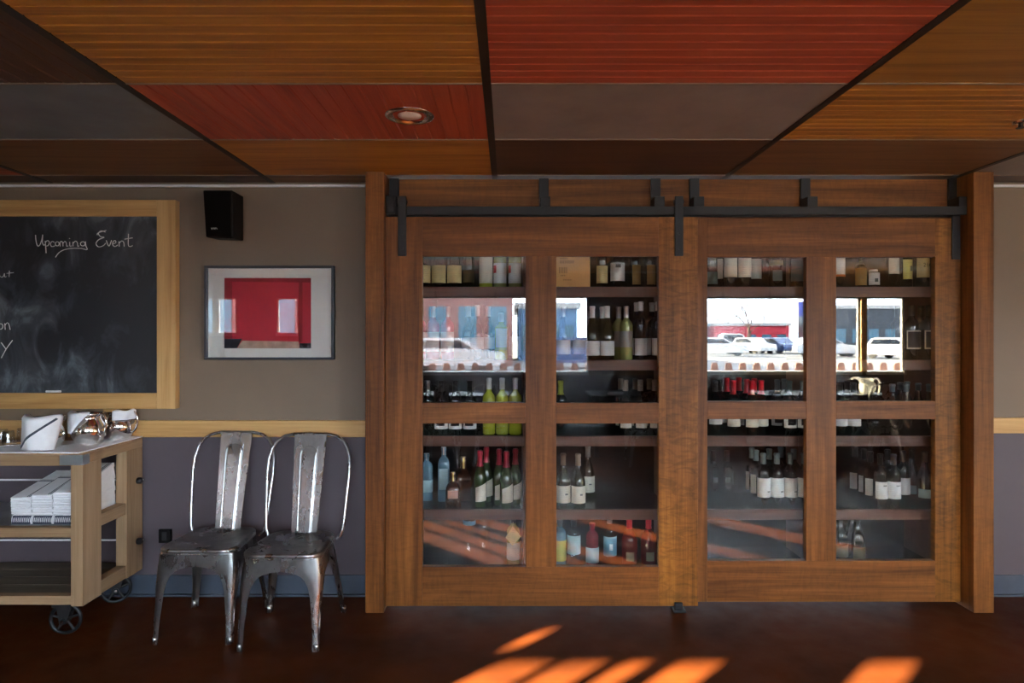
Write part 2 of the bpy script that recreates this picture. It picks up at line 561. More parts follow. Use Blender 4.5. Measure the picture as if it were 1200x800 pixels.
struct(MB().box(4.85, 4.93, WINY - 0.02, WINY + 0.03, 0.97, 2.05), 'trim_5', 'pine_z', 0.003)

# ceiling: dark deck, grid tees, one panel per bay
ceil = struct(MB().box(XL, XR, WINY - WT, WALL + 0.45, CEIL + 0.03, CEIL + 0.1), 'ceiling', 'cavity')
GX = [-0.075 + 1.2525 * k for k in range(-5, 6)]
GX[0] = XL; GX[-1] = XR
GX = [XL] + [-0.075 + 1.2525 * k for k in range(-5, 6)] + [XR]
GY = [WINY] + [2.226 - 0.63 * k for k in range(6, -1, -1)] + [2.856, 3.482, WALL]
def groove_panel(x0, x1, y0, y1, axis, pitch):
    """beadboard: flat boards with real V grooves; grooves run along axis"""
    mb = MB()
    z = CEIL; g = 0.0045; dp = 0.004
    lo, hi = (y0, y1) if axis == 0 else (x0, x1)
    n = max(1, round((hi - lo) / pitch))
    st = [(lo, 0)]
    for k in range(1, n):
        q = lo + (hi - lo) * k / n
        st += [(q - g, 0), (q, dp), (q + g, 0)]
    st.append((hi, 0))
    vs = []
    for q, d in st:
        for e in ((x0, x1) if axis == 0 else (y0, y1)):
            vs.append((e, q, z + d) if axis == 0 else (q, e, z + d))
    fs = [(2 * i, 2 * i + 1, 2 * i + 3, 2 * i + 2) for i in range(len(st) - 1)]
    nb = len(vs)
    mb.add(vs, fs)
    mb.box(x0, x1, y0, y1, z + 0.006, z + 0.018)
    return mb
# row names from the camera outwards: index into GY
plan = {  # (col, row) -> (material, groove axis or None)
    (4, 7): ('ceil_deep_1', 1), (5, 7): ('ceil_orange_0', 0), (6, 7): ('ceil_red_0', 0), (7, 7): ('ceil_gold_0', None),
    (4, 8): ('ceil_slate', None), (5, 8): ('ceil_red_1', 1), (6, 8): ('ceil_metal', None), (7, 8): ('ceil_orange_0', 0), (8, 8): ('ceil_gold_0', 0),
    (3, 8): ('ceil_red_0', 0), (3, 9): ('ceil_red_0', 0), (4, 9): ('ceil_brown_0', None), (5, 9): ('ceil_orange_0', None),
    (6, 9): ('ceil_deep_0', None), (7, 9): ('ceil_brown_0', None), (8, 9): ('ceil_metal', None),
}
plan = {(c, r - 1): v for (c, r), v in plan.items()}
others = [('ceil_orange_0', 0), ('ceil_red_0', 0), ('ceil_brown_0', None), ('ceil_gold_0', None), ('ceil_deep_0', None), ('ceil_metal', None)]
for j in range(len(GY) - 1):
    for i in range(len(GX) - 1):
        x0, x1, y0, y1 = GX[i] + 0.014, GX[i + 1] - 0.014, GY[j] + 0.004, GY[j + 1] - 0.004
        if x1 - x0 < 0.05:
            continue
        if j == len(GY) - 2:
            mt, ax = ('ceil_deep_0', None) if i != 5 else ('ceil_brown_0', None)
        else:
            mt, ax = plan.get((i - 1 if False else i, j), others[(i * 5 + j * 3) % len(others)])
        if ax is None:
            MB().box(x0, x1, y0, y1, CEIL, CEIL + 0.016).build('ceiling_panel', mt, ceil)
        else:
            groove_panel(x0, x1, y0, y1, ax, 0.052 if ax == 0 else 0.062).build('ceiling_panel', mt, ceil)
for x in GX[1:-1]:
    MB().box(x - 0.015, x + 0.015, WINY, WALL, CEIL - 0.003, CEIL + 0.03).build('grid_tee', 'tee', ceil)
for y in GY[1:-1]:
    MB().box(XL, XR, y - 0.005, y + 0.005, CEIL - 0.0025, CEIL + 0.03).build('grid_tee', 'tee_edge', ceil)

# trims
t = struct(MB().box(XL, -0.755, WALL - 0.02, WALL, 2.293, 2.304), 'trim_1', 'white_paper')
struct(MB().box(2.556, XR, WALL - 0.02, WALL, 2.293, 2.304), 'trim_2', 'white_paper')
struct(MB().box(XL, -0.756, WALL - 0.024, WALL, PZ(512, WALL - 0.02), PZ(492.5, WALL - 0.02)), 'trim_3', 'pine_x', 0.003)
struct(MB().box(2.556, XR, WALL - 0.024, WALL, PZ(507.5, WALL - 0.02), PZ(489.5, WALL - 0.02)), 'trim_4', 'pine_x', 0.003)
struct(MB().box(XL, -0.756, WALL - 0.012, WALL, 0, 0.115).box(XL, -0.756, WALL - 0.03, WALL, 0, 0.012), 'baseboard_left', 'bluegrey_base', 0.002)
struct(MB().box(2.556, XR, WALL - 0.012, WALL, 0, 0.115).box(2.556, XR, WALL - 0.03, WALL, 0, 0.012), 'baseboard_right', 'bluegrey_base', 0.002)

# ------------------------------------------------------------------ wine cabinet carcass
SH = [1.728, 1.323, 0.904, 0.498]
SF, SB = 3.58, 3.98
cab = thing('wine_cabinet', 'tall built-in wooden wine cabinet with dark shelves between two posts', 'cabinet', (0.9, 3.6, 0))
MB().box(-0.754, -0.656, 3.41, WALL + 0.02, 0, CEIL).build('post', 'cherry_z', cab, 0.004)
MB().box(2.446, 2.553, 3.41, WALL + 0.02, 0, CEIL).build('post', 'cherry_z', cab, 0.004)
MB().box(-0.655, 2.445, 3.555, 3.60, 2.02, CEIL - 0.004).build('header_board', 'cherry_x', cab, 0.003)
MB().box(-0.655, 2.445, 3.56, SB, 0.03, 0.165).build('plinth', 'shelf_dark', cab, 0.003)
MB().box(-0.655, 2.445, SB, SB + 0.02, 0.03, 2.3).build('back_panel', 'shelf_dark', cab)
PART = [(-0.655, -0.625), (0.080, 0.110), (0.892, 0.922), (1.702, 1.732), (2.425, 2.445)]
for i, (a, b) in enumerate(PART):
    MB().box(a, b, 3.57, SB, 0.165, 2.1).build('side_panel' if i in (0, 4) else 'partition', 'shelf_wood', cab)
bays = [(PART[i][1], PART[i + 1][0]) for i in range(4)]
for a, b in bays:
    for z in SH:
        sh = MB().box(a, b, SF + 0.018, SB, z - 0.03, z).build('shelf', 'shelf_dark', cab)
        MB().box(a, b, SF, SF + 0.02, z - 0.056, z + 0.001).build('shelf_edge', 'shelf_wood', sh, 0.002)
    MB().box(a, b, 3.60, SB, 2.10, 2.12).build('top_panel', 'shelf_dark', cab)

# ------------------------------------------------------------------ sliding doors
def sliding_door(label, y0, xs, zs, strap_px, matr):
    """xs: outer, stile, mullion, mullion, stile, outer ; zs: top, toprail, mid top, mid bottom, bottom rail, bottom"""
    y1 = y0 + 0.038
    d = thing('sliding_door', label, 'door', ((xs[0] + xs[5]) / 2, y0, zs[5]))
    MB().box(xs[0], xs[1], y0, y1, zs[5], zs[0]).build('stile', 'cherry_z', d, 0.002)
    MB().box(xs[4], xs[5], y0, y1, zs[5], zs[0]).build('stile', matr, d, 0.002)
    MB().box(xs[1], xs[4], y0, y1, zs[1], zs[0]).build('top_rail', 'cherry_x', d, 0.002)
    MB().box(xs[1], xs[4], y0, y1, zs[5], zs[4]).build('bottom_rail', 'cherry_x', d, 0.002)
    MB().box(xs[2], xs[3], y0, y1, zs[4], zs[1]).build('mullion', 'cherry_z', d, 0.002)
    for a, b in ((xs[1], xs[2]), (xs[3], xs[4])):
        MB().box(a, b, y0, y1, zs[3], zs[2]).build('cross_rail', 'cherry_x', d, 0.002)
        for z0, z1 in ((zs[2], zs[1]), (zs[4], zs[3])):
            MB().box(a - 0.004, b + 0.004, y0 + 0.020, y0 + 0.025, z0 - 0.004, z1 + 0.004).build('glass_pane', 'pane', d)
    return d
YD1, YD2 = 3.45, 3.50
d1 = sliding_door('brown wooden sliding door with four panes, hung in front beside the chairs', YD1,
    [-0.654, PX(495, YD1), PX(616, YD1), PX(652, YD1), PX(772, YD1), PX(818, YD1)],
    [PZ(254, YD1), PZ(300, YD1), PZ(472, YD1), PZ(496, YD1), PZ(664, YD1), PZ(710, YD1)], None, 'curly_z')
d2 = sliding_door('brown wooden sliding door with four panes, partly behind the other sliding door', YD2,
    [PX(784, YD2), PX(829, YD2), PX(945, YD2), PX(980, YD2), PX(1096, YD2), 2.44],
    [PZ(256, YD2), PZ(301, YD2), PZ(470, YD2), PZ(491, YD2), PZ(657, YD2), PZ(705, YD2)], None, 'curly_z')
def strap(door, px, y, ztop, zbot, th=.012, proud=.004):
    x = PX(px, y)
    s = MB().box(x - 0.022, x + 0.022, y, y + th, zbot, ztop).build('hanger_strap', 'black_iron', door, 0.002)
    m = MB()
    for z in (zbot + 0.04, zbot + 0.12):
        m.add(*ring_disc(x, y - proud, z, 0.008, proud + .002))
    m.build('bolt', 'black_iron', s)
def ring_disc(x, y, z, r, th, n=10):
    vs = [(x + r * math.cos(2 * PI * i / n), y + k * th, z + r * math.sin(2 * PI * i / n)) for k in (0, 1) for i in range(n)]
    fs = [tuple(range(n)), tuple(range(2 * n - 1, n - 1, -1))] + [(i, (i + 1) % n, (i + 1) % n + n, i + n) for i in range(n)]
    return vs, fs
def wheel_disc(x, y, z, r, th): return ring_disc(x, y, z, r, th, 20)
for px in (471, 796):
    strap(d1, px, YD1 - 0.012, PZ(230, YD1), PZ(300, YD1))
    x = PX(px, YD1)
    MB().add(*wheel_disc(x, YD1 + 0.0005, PZ(241.5, YD1) + .026, 0.026, 0.020)).build('roller', 'black_iron', d1)
for px in (803, 1121):
    strap(d2, px, YD2 - 0.010, PZ(241.5, YD1) - .003, PZ(304, YD2), .010, .0012)
    x = PX(px, YD2 - .01)
    MB().box(x - .02, x + .02, YD2 - .0005, YD2 + .0125, PZ(251.5, YD1) + .004, PZ(241.5, YD1) - .004).build('hanger_hook', 'black_iron', d2)

# ------------------------------------------------------------------ barn door track
tr = thing('barn_door_track', 'long black steel barn door track across the header board', 'door track', (0.9, YD1, PZ(252, YD1)))
zt0, zt1 = PZ(251.5, YD1), PZ(241.5, YD1)
MB().box(-.652, 2.44, YD1 + 0.003, YD1 + 0.011, zt0, zt1).build('rail', 'black_iron', tr, 0.002)
MB().box(-.652, 2.44, YD2 + 0.012, YD2 + 0.020, zt0, zt1).build('rail', 'black_iron', tr, 0.002)
for px in (461.5, 637.5, 769, 814.5, 945, 1119):
    x = PX(px, 3.53)
    b = MB().box(x - 0.026, x + 0.026, 3.538, 3.5555, zt1 - 0.005, CEIL - 0.003).build('bracket', 'black_iron', tr, 0.002)
    MB().box(x - 0.026, x + 0.030, YD1 + 0.011, 3.54, zt1 - 0.002, zt1 + 0.055).build('spacer_block', 'black_iron', b, 0.003)
MB().box(-.652, PX(463, YD1), YD1 - 0.012, YD1 + 0.03, zt0 + 0.005, zt1 + 0.055).build('end_stop', 'black_iron', tr, 0.003)

g = thing('floor_guide', 'small black steel floor guide under the front sliding door', 'door guide', (PX(796, 3.43), 3.43, 0))
MB().box(PX(789, 3.43), PX(803, 3.43), 3.41, 3.49, 0, 0.012).build('base_plate', 'black_iron', g, 0.002)
MB().box(PX(791, 3.43), PX(800, 3.43), 3.428, 3.442, 0.012, 0.045).build('upright', 'black_iron', g, 0.002)

# ------------------------------------------------------------------ bottles
PROF = {
 'bdx':   [(0.80, 0), (1.0, .015), (1.0, .62), (.97, .66), (.84, .70), (.55, .74), (.40, .77), (.37, .95), (.42, .955), (.42, .985), (.36, 1)],
 'bur':   [(0.80, 0), (1.0, .015), (1.0, .46), (.96, .51), (.82, .59), (.58, .67), (.42, .73), (.36, .80), (.34, .95), (.40, .955), (.40, .985), (.34, 1)],
 'champ': [(0.80, 0), (1.0, .02), (1.0, .44), (.95, .51), (.80, .60), (.55, .70), (.40, .78), (.36, .90), (.42, .93), (.42, .98), (.30, 1)],
 'dumpy': [(0.85, 0), (1.0, .02), (1.0, .58), (.93, .66), (.70, .73), (.42, .78), (.36, .92), (.42, .93), (.42, .99), (.36, 1)],
 'spirit':[(0.90, 0), (1.0, .015), (1.0, .66), (.96, .72), (.80, .78), (.50, .82), (.38, .84), (.36, .93), (.44, .935), (.44, 1)],
 'maker': [(0.92, 0), (1.0, .02), (1.0, .48), (.92, .58), (.66, .68), (.36, .74), (.30, .80), (.32, .97), (.28, 1)],
 'jar':   [(0.90, 0), (1.0, .02), (1.0, .80), (.90, .86), (.70, .88), (.70, .98), (.66, 1)],
}
CAPZ = {'bdx': .80, 'bur': .80, 'champ': .70, 'dumpy': .80, 'spirit': .86, 'maker': .74, 'jar': .88}
_bc = {}
def interp(prof, z):
    for (r0, z0), (r1, z1) in zip(prof, prof[1:]):
        if z0 <= z <= z1:
            return r0 + (r1 - r0) * (z - z0) / max(1e-6, z1 - z0)
    return prof[-1][0]
def bottle_mesh(kind, r, h, mat, sq):
    k = ('b', kind, r, h, mat, sq)
    if k not in _bc:
        _bc[k] = MB().lathe([(a * r, b * h) for a, b in PROF[kind]], 20 if sq == 2 else 32, sq=sq).mesh('glass_body', mat)
    return _bc[k]
def cap_mesh(kind, r, h, mat, cz):
    k = ('c', kind, r, h, mat, cz)
    if k not in _bc:
        P = PROF[kind]
        pts = [(interp(P, cz) * r + .0008, cz * h)]
        pts += [(a * r + .0008, b * h) for a, b in P if b > cz + 0.005]
        pts[-1] = (pts[-1][0], h + .0008)
        _bc[k] = MB().lathe(pts, 14).mesh('capsule', mat)
    return _bc[k]
def label_mesh(r, z0, z1, mat, arc, sq, slant):
    k = ('l', r, z0, z1, mat, arc, sq, slant)
    if k not in _bc:
        mb = MB()
        a0, a1 = -PI / 2 - arc / 2, -PI / 2 + arc / 2
        mb.lathe([(r + .0004, z0), (r + .0011, z0 + .0005), (r + .0011, z1 - .0005), (r + .0004, z1)], 14, sq=sq, a0=a0, a1=a1)
        if slant:
            nv = []
            for (x, y, z) in mb.v:
                u = (math.atan2(y, x) + PI / 2) / (arc / 2)
                nv.append((x, y, z + slant * u * ((z - z0) / (z1 - z0) * 0.8 + 0.2)))
            mb.v = nv
        _bc[k] = mb.mesh('label', mat)
    return _bc[k]
SHN = ['top shelf', 'second shelf', 'third shelf', 'fourth shelf', 'cabinet floor']
BAYN = ['bay nearest the chairs', 'bay with the wooden box', 'bay with the red capsules', 'bay farthest from the chairs']
FLOOR_Z = [*SH, 0.165]
def bottle(bay, row, px, desc, kind='bdx', r=.037, h=.30, glass='g_dark', cap='cap_black', label='l_white', lz=(.06, .16),
           Y=3.64, arc=2.6, sq=2.0, rz=None, mark=None, slant=0.0, cz=None, name='wine_bottle', cat='bottle', neck=None):
    z = FLOOR_Z[row] + 0.0012
    x = PX(px, Y)
    lab = '%s, %s, %s' % (desc, SHN[row], BAYN[bay])
    t = thing(name, lab, cat, (x, Y, z), R.uniform(-.12, .12) if rz is None else rz, 'bottles in the wine cabinet')
    child('glass_body', bottle_mesh(kind, r, h, glass, sq), t)
    if cap:
        child('capsule', cap_mesh(kind, r, h, cap, cz or CAPZ[kind]), t)
    if label:
        lo = child('label', label_mesh(r, lz[0], lz[1], label, arc, sq, slant), t)
        if mark:
            for (mc, m0, m1, a0, a1) in mark:
                kk = ('m', r, mc, m0, m1, a0, a1)
                if kk not in _bc:
                    _bc[kk] = MB().lathe([(r + .0010, m0), (r + .0018, m0 + .0003), (r + .0018, m1 - .0003), (r + .0010, m1)], 8,
                                         a0=-PI / 2 + a0, a1=-PI / 2 + a1).mesh('printed_mark', mc)
                child('printed_mark', _bc[kk], lo)
    if neck:
        child('neck_label', label_mesh(neck[0], neck[1], neck[2], neck[3], 3.0, 2.0, 0), t)
    return t
B = bottle
# bay 0
for px in (496.5, 514.5, 532.5):
    B(0, 0, px, 'squat dark bottle with cream label', 'dumpy', .041, .27, label='l_cream', lz=(.024, .122), Y=3.65)
B(0, 0, 549.5, 'dark bottle with dull olive label', 'dumpy', .033, .26, 'g_olive', label='l_olive', lz=(.03, .10), Y=3.68)
B(0, 0, 569.5, 'tall straw bottle with long white label', 'bdx', .038, .31, 'g_yellow', 'cap_white', 'l_ivory', (.022, .185), Y=3.65)
for px in (586, 603.5):
    B(0, 0, px, 'pale bottle with white label and red circle', 'bdx', .036, .30, 'g_straw', 'cap_white', 'l_white', (.022, .135), Y=3.65,
      mark=[('l_red', .08, .122, -1.2, -.55)])
for px in (492, 507.5, 524.5):
    B(0, 1, px, 'rose wine bottle with white label', 'bdx', .037, .30, 'g_rose', 'cap_silver', 'l_white', (.045, .155), Y=3.66)
for px, yy in ((549, 3.73), (559.5, 3.64), (572, 3.73)):
    B(0, 1, px, 'dark sloping bottle with white capsule and white label', 'bur', .040, .305, 'g_navy', 'cap_white', 'l_white', (.06, .125), Y=yy)
B(0, 1, 587.5, 'yellow green bottle with white label', 'bdx', .037, .265, 'g_yellow', 'cap_silver', 'l_ivory', (.07, .175), Y=3.65, arc=2.0)
B(0, 1, 603.5, 'black bottle with tall pale label', 'bdx', .038, .305, 'g_dark', 'cap_black', 'l_grey', (.025, .13), Y=3.64, arc=2.0)
B(0, 2, 501, 'dark bottle with silver capsule', 'bdx', .036, .30, 'g_dark', 'cap_silver', None, Y=3.66)
for px in (517, 533.5, 550.5):
    B(0, 2, px, 'black bottle with white patterned label', 'bdx', .038, .30, 'g_dark', 'cap_black', 'l_white', (.032, .10), Y=3.65, mark=[('l_black', .05, .10, -.7, .55)])
for px in (573, 588.5, 603.8):
    B(0, 2, px, 'yellow white-wine bottle with white capsule', 'bdx', .036, .315, 'g_yellow', 'cap_white', 'l_white', (.105, .185), Y=3.65)
B(0, 3, 500, 'pale blue square spirit bottle', 'spirit', .036, .27, 'g_blue', 'cap_silver', 'l_ice', (.05, .12), Y=3.80, sq=5.0, name='spirit_bottle', rz=0)
B(0, 3, 520, 'tall square gin bottle with white cap', 'spirit', .033, .31, 'g_blue', 'cap_white', 'l_ice', (.07, .19), Y=3.78, sq=6.0, name='spirit_bottle', arc=1.3, rz=0.05)
B(0, 3, 531, 'squat dark square bottle with peach label', 'maker', .042, .19, 'g_amber', 'cap_gold', 'l_peach', (.05, .095), Y=3.66, sq=5.0, name='spirit_bottle', arc=1.2, rz=.05)
B(0, 3, 543, 'large dark square bottle without label', 'maker', .052, .25, 'g_amber', 'cap_gold', None, Y=3.80, sq=5.0, name='spirit_bottle', rz=.2)
for px, yy in ((562.5, 3.65), (585, 3.69), (593.5, 3.62), (604, 3.70), (570, 3.76)):
    B(0, 3, px, 'dark green sparkling bottle with wine-red foil', 'champ', .0375 if px != 593.5 else .038, .315, 'g_green', 'cap_wine', 'l_ivory', (.035, .125), Y=yy, arc=1.8, slant=.014, cz=.72,
      neck=(.026, .168, .182, 'l_ice'), rz=(.25 if px < 600 else .6))
B(0, 4, 550, 'clear bottle with white neck and blue shoulder', 'spirit', .037, .295, 'g_clear', 'cap_white', None, Y=3.80, name='spirit_bottle', neck=(.036, .19, .215, 'l_blue'))
B(0, 4, 567, 'slim clear bottle with white neck', 'bdx', .030, .295, 'g_clear', 'cap_white', None, Y=3.75, name='spirit_bottle')
tb = B(0, 4, 601.5, 'bottle with cream label and a square paper tag', 'bdx', .037, .29, 'g_straw', 'cap_black', 'l_ivory', (.03, .125), Y=3.68, name='wine_bottle')
MB().prism([(0, .115), (.047, .168), (.0, .225), (-.04, .160)], -.043, -.0415).build('paper_tag', 'l_cream', None).parent = tb
child('tag_string', MB().tube([(0, -.0422, .222), (.0, -.030, .232), (0, -.0150, .240)], .0009, 5).mesh('tag_string', 'l_cream'), tb)
# bay 1
B(1, 0, 705.5, 'dark bottle with cream label bearing numerals', 'bdx', .031, .29, 'g_dark', 'cap_black', 'l_cream', (.022, .12), Y=3.64)
B(1, 0, 723.5, 'dark bottle with white shield label', 'dumpy', .040, .29, 'g_dark', 'cap_black', 'l_white', (.034, .135), Y=3.64, mark=[('l_slate', .108, .126, -.35, .35)])
for px in (744.5, 762.5):
    B(1, 0, px, 'dark bottle with gold patterned label', 'bdx', .034, .28, 'g_dark', 'cap_gold', 'l_gold', (.015, .125), Y=3.65, arc=1.5)
for px, yy in ((660, 3.66), (679, 3.73)):
    B(1, 1, px, 'dark bottle with big plain white label', 'bur', .040, .30, 'g_navy', 'cap_silver', 'l_white', (.03, .11), Y=yy)
for px, yy in ((694, 3.64), (711.5, 3.64), (706, 3.74)):
    B(1, 1, px, 'olive white-wine bottle with white capsule', 'bur', .040, .30, 'g_olive', 'cap_white', 'l_white', (.024, .105), Y=yy, cz=.78)
for px, yy in ((734, 3.64), (725, 3.73)):
    B(1, 1, px, 'clear straw bottle with silver capsule and pale label', 'bdx', .036, .30, 'g_straw', 'cap_silver', 'l_grey', (.07, .16), Y=yy, cz=.78)
for px, yy in ((751, 3.64), (746, 3.72), (764, 3.73), (771, 3.64)):
    B(1, 1, px, 'dark bottle with tall white capsule and blue-white label', 'bdx', .037, .325, 'g_navy', 'cap_white', 'l_ice' if False else 'l_white', (.025, .12), Y=yy, cz=.84)
B(1, 2, 657, 'dark bottle with green capsule', 'bdx', .036, .30, 'g_dark', 'cap_green', None, Y=3.66, cz=.74)
for px, yy in ((733, 3.64), (750.5, 3.64), (767, 3.64), (727.5, 3.74), (744.5, 3.74), (761, 3.74)):
    B(1, 2, px, 'dark bottle with gold capsule and round white label', 'bdx', .037, .305, 'g_dark', 'cap_taupe', 'l_white', (.04, .11), Y=yy, arc=1.9)
for px, yy in ((660, 3.635), (677.5, 3.625), (689, 3.88)):
    B(1, 3, px, 'dark white-wine bottle with ivory label', 'bur', .040, .30, 'g_olive', 'cap_taupe', 'l_ivory', (.03, .125), Y=yy, cz=.78, mark=[('l_slate', .075, .083, .1, .5)])
B(1, 4, 656, 'pale green bottle with yellow label', 'spirit', .036, .255, 'g_blue', 'cap_silver', 'l_lime', (.03, .145), Y=3.66, name='spirit_bottle')
B(1, 4, 672.5, 'clear bottle with white label and round cap', 'spirit', .038, .25, 'g_clear', 'cap_black', 'l_ice', (.065, .17), Y=3.67, name='spirit_bottle')
B(1, 4, 694, 'pink bottle with pale label', 'spirit', .037, .235, 'g_pink', 'cap_wine', 'l_ice', (.02, .105), Y=3.66, name='spirit_bottle')
B(1, 4, 714.5, 'clear bottle with blue label', 'spirit', .038, .27, 'g_clear', 'cap_silver', 'l_blue', (.055, .165), Y=3.67, name='spirit_bottle', mark=[('l_ice', .155, .164, -1.2, 1.2), ('l_white', .09, .125, -.25, .25)])
for px in (737.5, 760):
    B(1, 4, px, 'squat amber bottle dipped in red wax', 'maker', .050, .27, 'g_red', 'cap_red', 'l_tan', (.035, .085), Y=3.665, name='spirit_bottle', arc=.9, cz=.76)
# bay 2
B(2, 0, 833, 'dark bottle with short grey label', 'bdx', .036, .29, 'g_dark', 'cap_black', 'l_slate', (.02, .09), Y=3.68)
for px, yy in ((855.5, 3.64), (872, 3.64), (884, 3.74), (845, 3.74)):
    B(2, 0, px, 'dark bottle with tall ivory label', 'bdx', .038, .31, 'g_dark', 'cap_black', 'l_ivory', (.055, .17), Y=yy)
B(2, 0, 909, 'black bottle with gold emblem and silver label', 'bdx', .037, .30, 'g_dark', 'cap_black', 'l_slate', (.035, .095), Y=3.64, arc=1.5, neck=(.0375, .12, .15, 'l_gold'))
B(2, 0, 900, 'plain black bottle', 'bdx', .036, .30, 'g_dark', 'cap_black', None, Y=3.82)
B(2, 0, 934, 'black bottle with large slate-grey label', 'bdx', .039, .31, 'g_dark', 'cap_black', 'l_slate', (.032, .16), Y=3.64)
for px, yy in ((859.5, 3.66), (875, 3.715), (880.5, 3.63), (892, 3.67), (852, 3.82), (866, 3.88), (884, 3.78)):
    B(2, 2, px, 'dark bottle with bright red capsule and ivory label', 'bdx', .037, .302 if yy < 3.7 else .305, 'g_dark', 'cap_red', 'l_ivory', (.045, .10), Y=yy, cz=.74)
for px, yy in ((838, 3.64), (843, 3.715)):
    B(2, 2, px, 'black bottle with white band label', 'bdx', .037, .30, 'g_dark', 'cap_black', 'l_white', (.06, .10), Y=yy)
for px, yy in ((925, 3.64), (941, 3.64), (911, 3.74), (919, 3.80)):
    B(2, 2, px, 'black bottle with grey capsule and patterned label', 'bdx', .037, .30, 'g_dark', 'cap_slate', 'l_white', (.04, .11), Y=yy, mark=[('l_black', .055, .11, -.7, .6)])
for px in (836, 851.7):
    B(2, 3, px, 'black bottle with round silver emblem', 'bdx', .037, .30, 'g_dark', 'cap_black', 'l_slate', (.125, .155), Y=3.72, arc=.7)
for px, yy in ((894.4, 3.645), (910.3, 3.645), (926.2, 3.645), (942.1, 3.645), (886, 3.74), (881, 3.82), (901.5, 3.78), (915, 3.845), (930.1, 3.78)):
    B(2, 3, px, 'dark bottle with slate capsule and large white label', 'bdx', .0375, .30, 'g_dark', 'cap_slate', 'l_white', (.058, .165), Y=yy, mark=[('l_grey', .085, .095, .25, .75)])
# bay 3
B(3, 0, 982, 'dark bottle with white label and orange band', 'bdx', .036, .31, 'g_dark', 'cap_black', 'l_white', (.058, .17), Y=3.64, mark=[('l_orange', .058, .07, -1.3, 1.3)])
B(3, 0, 1008, 'small dark bottle with gold checked label', 'spirit', .032, .17, 'g_dark', 'cap_black', 'l_gold', (.012, .108), Y=3.66, name='spirit_bottle')
B(3, 0, 1023.5, 'small jar with white label', 'jar', .031, .10, 'g_amber', 'cap_white', 'l_white', (.014, .082), Y=3.65, name='jar', cat='jar', mark=[('l_slate', .03, .05, -.3, .3)])
B(3, 0, 1045.5, 'dark bottle with narrow ivory label', 'bdx', .034, .31, 'g_dark', 'cap_black', 'l_ivory', (.075, .17), Y=3.65, arc=2.2)
B(3, 0, 1061, 'dark bottle with olive-yellow label', 'bdx', .033, .30, 'g_dark', 'cap_black', 'l_yellow', (.045, .155), Y=3.65, arc=1.9, mark=[('l_olive', .09, .12, .1, .6)])
nb = B(3, 0, 1079.5, 'dark bottle with broad cream label bearing numerals', 'bdx', .040, .31, 'g_dark', 'cap_black', 'l_cream', (.054, .165), Y=3.65, arc=2.4)
B(3, 1, 1052, 'black bottle with small round emblem', 'bdx', .038, .30, 'g_dark', 'cap_black', None, Y=3.64)
for px, yy in ((1068.5, 3.64), (1079, 3.74), (1088.5, 3.64)):
    B(3, 1, px, 'black bottle with cream-bordered black label', 'bdx', .038, .305, 'g_dark', 'cap_black', 'l_ivory', (.06, .165), Y=yy, mark=[('l_black', .068, .157, -1.0, 1.0)], arc=2.4)
for px, yy in ((984.4, 3.64), (1000.2, 3.64), (993, 3.74)):
    B(3, 2, px, 'dark bottle with wide white label', 'bdx', .037, .29, 'g_dark', 'cap_black', 'l_white', (.05, .11), Y=yy)
for px, yy in ((1045.6, 3.66), (1062, 3.66), (1076, 3.74), (1089, 3.66), (1055, 3.80), (1063, 3.865)):
    B(3, 2, px, 'plain black bottle with slate capsule', 'bur', .039, .28, 'g_dark', 'cap_slate', None, Y=yy, cz=.85)
for px, yy in ((1002, 3.86), (1012.5, 3.78), (1020, 3.70), (1031.5, 3.62), (1047, 3.62), (1058, 3.72), (1040, 3.76)):
    B(3, 3, px, 'dark bottle with black capsule and white label', 'bdx', .0365, .30, 'g_dark', 'cap_black', 'l_white', (.055, .15), Y=yy, mark=[('l_grey', .125, .133, -.2, .4)] if yy < 3.66 else None)
for px, yy in ((1068.5, 3.80), (1083.5, 3.70)):
    B(3, 3, px, 'sloping dark bottle with small grey-white label', 'bur', .039, .30, 'g_dark', 'cap_black', 'l_ice', (.04, .09), Y=yy, neck=(.033, .155, .162, 'l_white'))
for px, yy in ((1004, 3.66), (998, 3.76), (984, 3.70)):
    B(3, 4, px, 'round-shouldered black bottle with olive label', 'champ', .042, .29, 'g_dark', 'cap_black', 'l_olive', (.04, .11), Y=yy, arc=2.0, cz=.85)

def text_part(txt, size, mat, parent, loc, name, extrude=0.0003):
    cu = bpy.data.curves.new(name, 'FONT')
    cu.body = txt; cu.size = size; cu.extrude = extrude; cu.align_x = 'CENTER'; cu.align_y = 'CENTER'
    tmp = bpy.data.objects.new('tmp_text', cu); C.objects.link(tmp)
    dg = bpy.context.evaluated_depsgraph_get()
    me = bpy.data.meshes.new_from_object(tmp.evaluated_get(dg))
    bpy.data.objects.remove(tmp, do_unlink=True)
    me.name = name
    me.materials.clear(); me.materials.append(M[mat])
    me.transform(Matrix.Translation(loc) @ Matrix.Rotation(PI / 2, 4, 'X'))
    return child(name, me, parent)
for ch in nb.children:
    if ch.name.startswith('label'):
        text_part('216', .032, 'l_olive', ch, (0.004, -.0425, .122), 'printed_numerals')

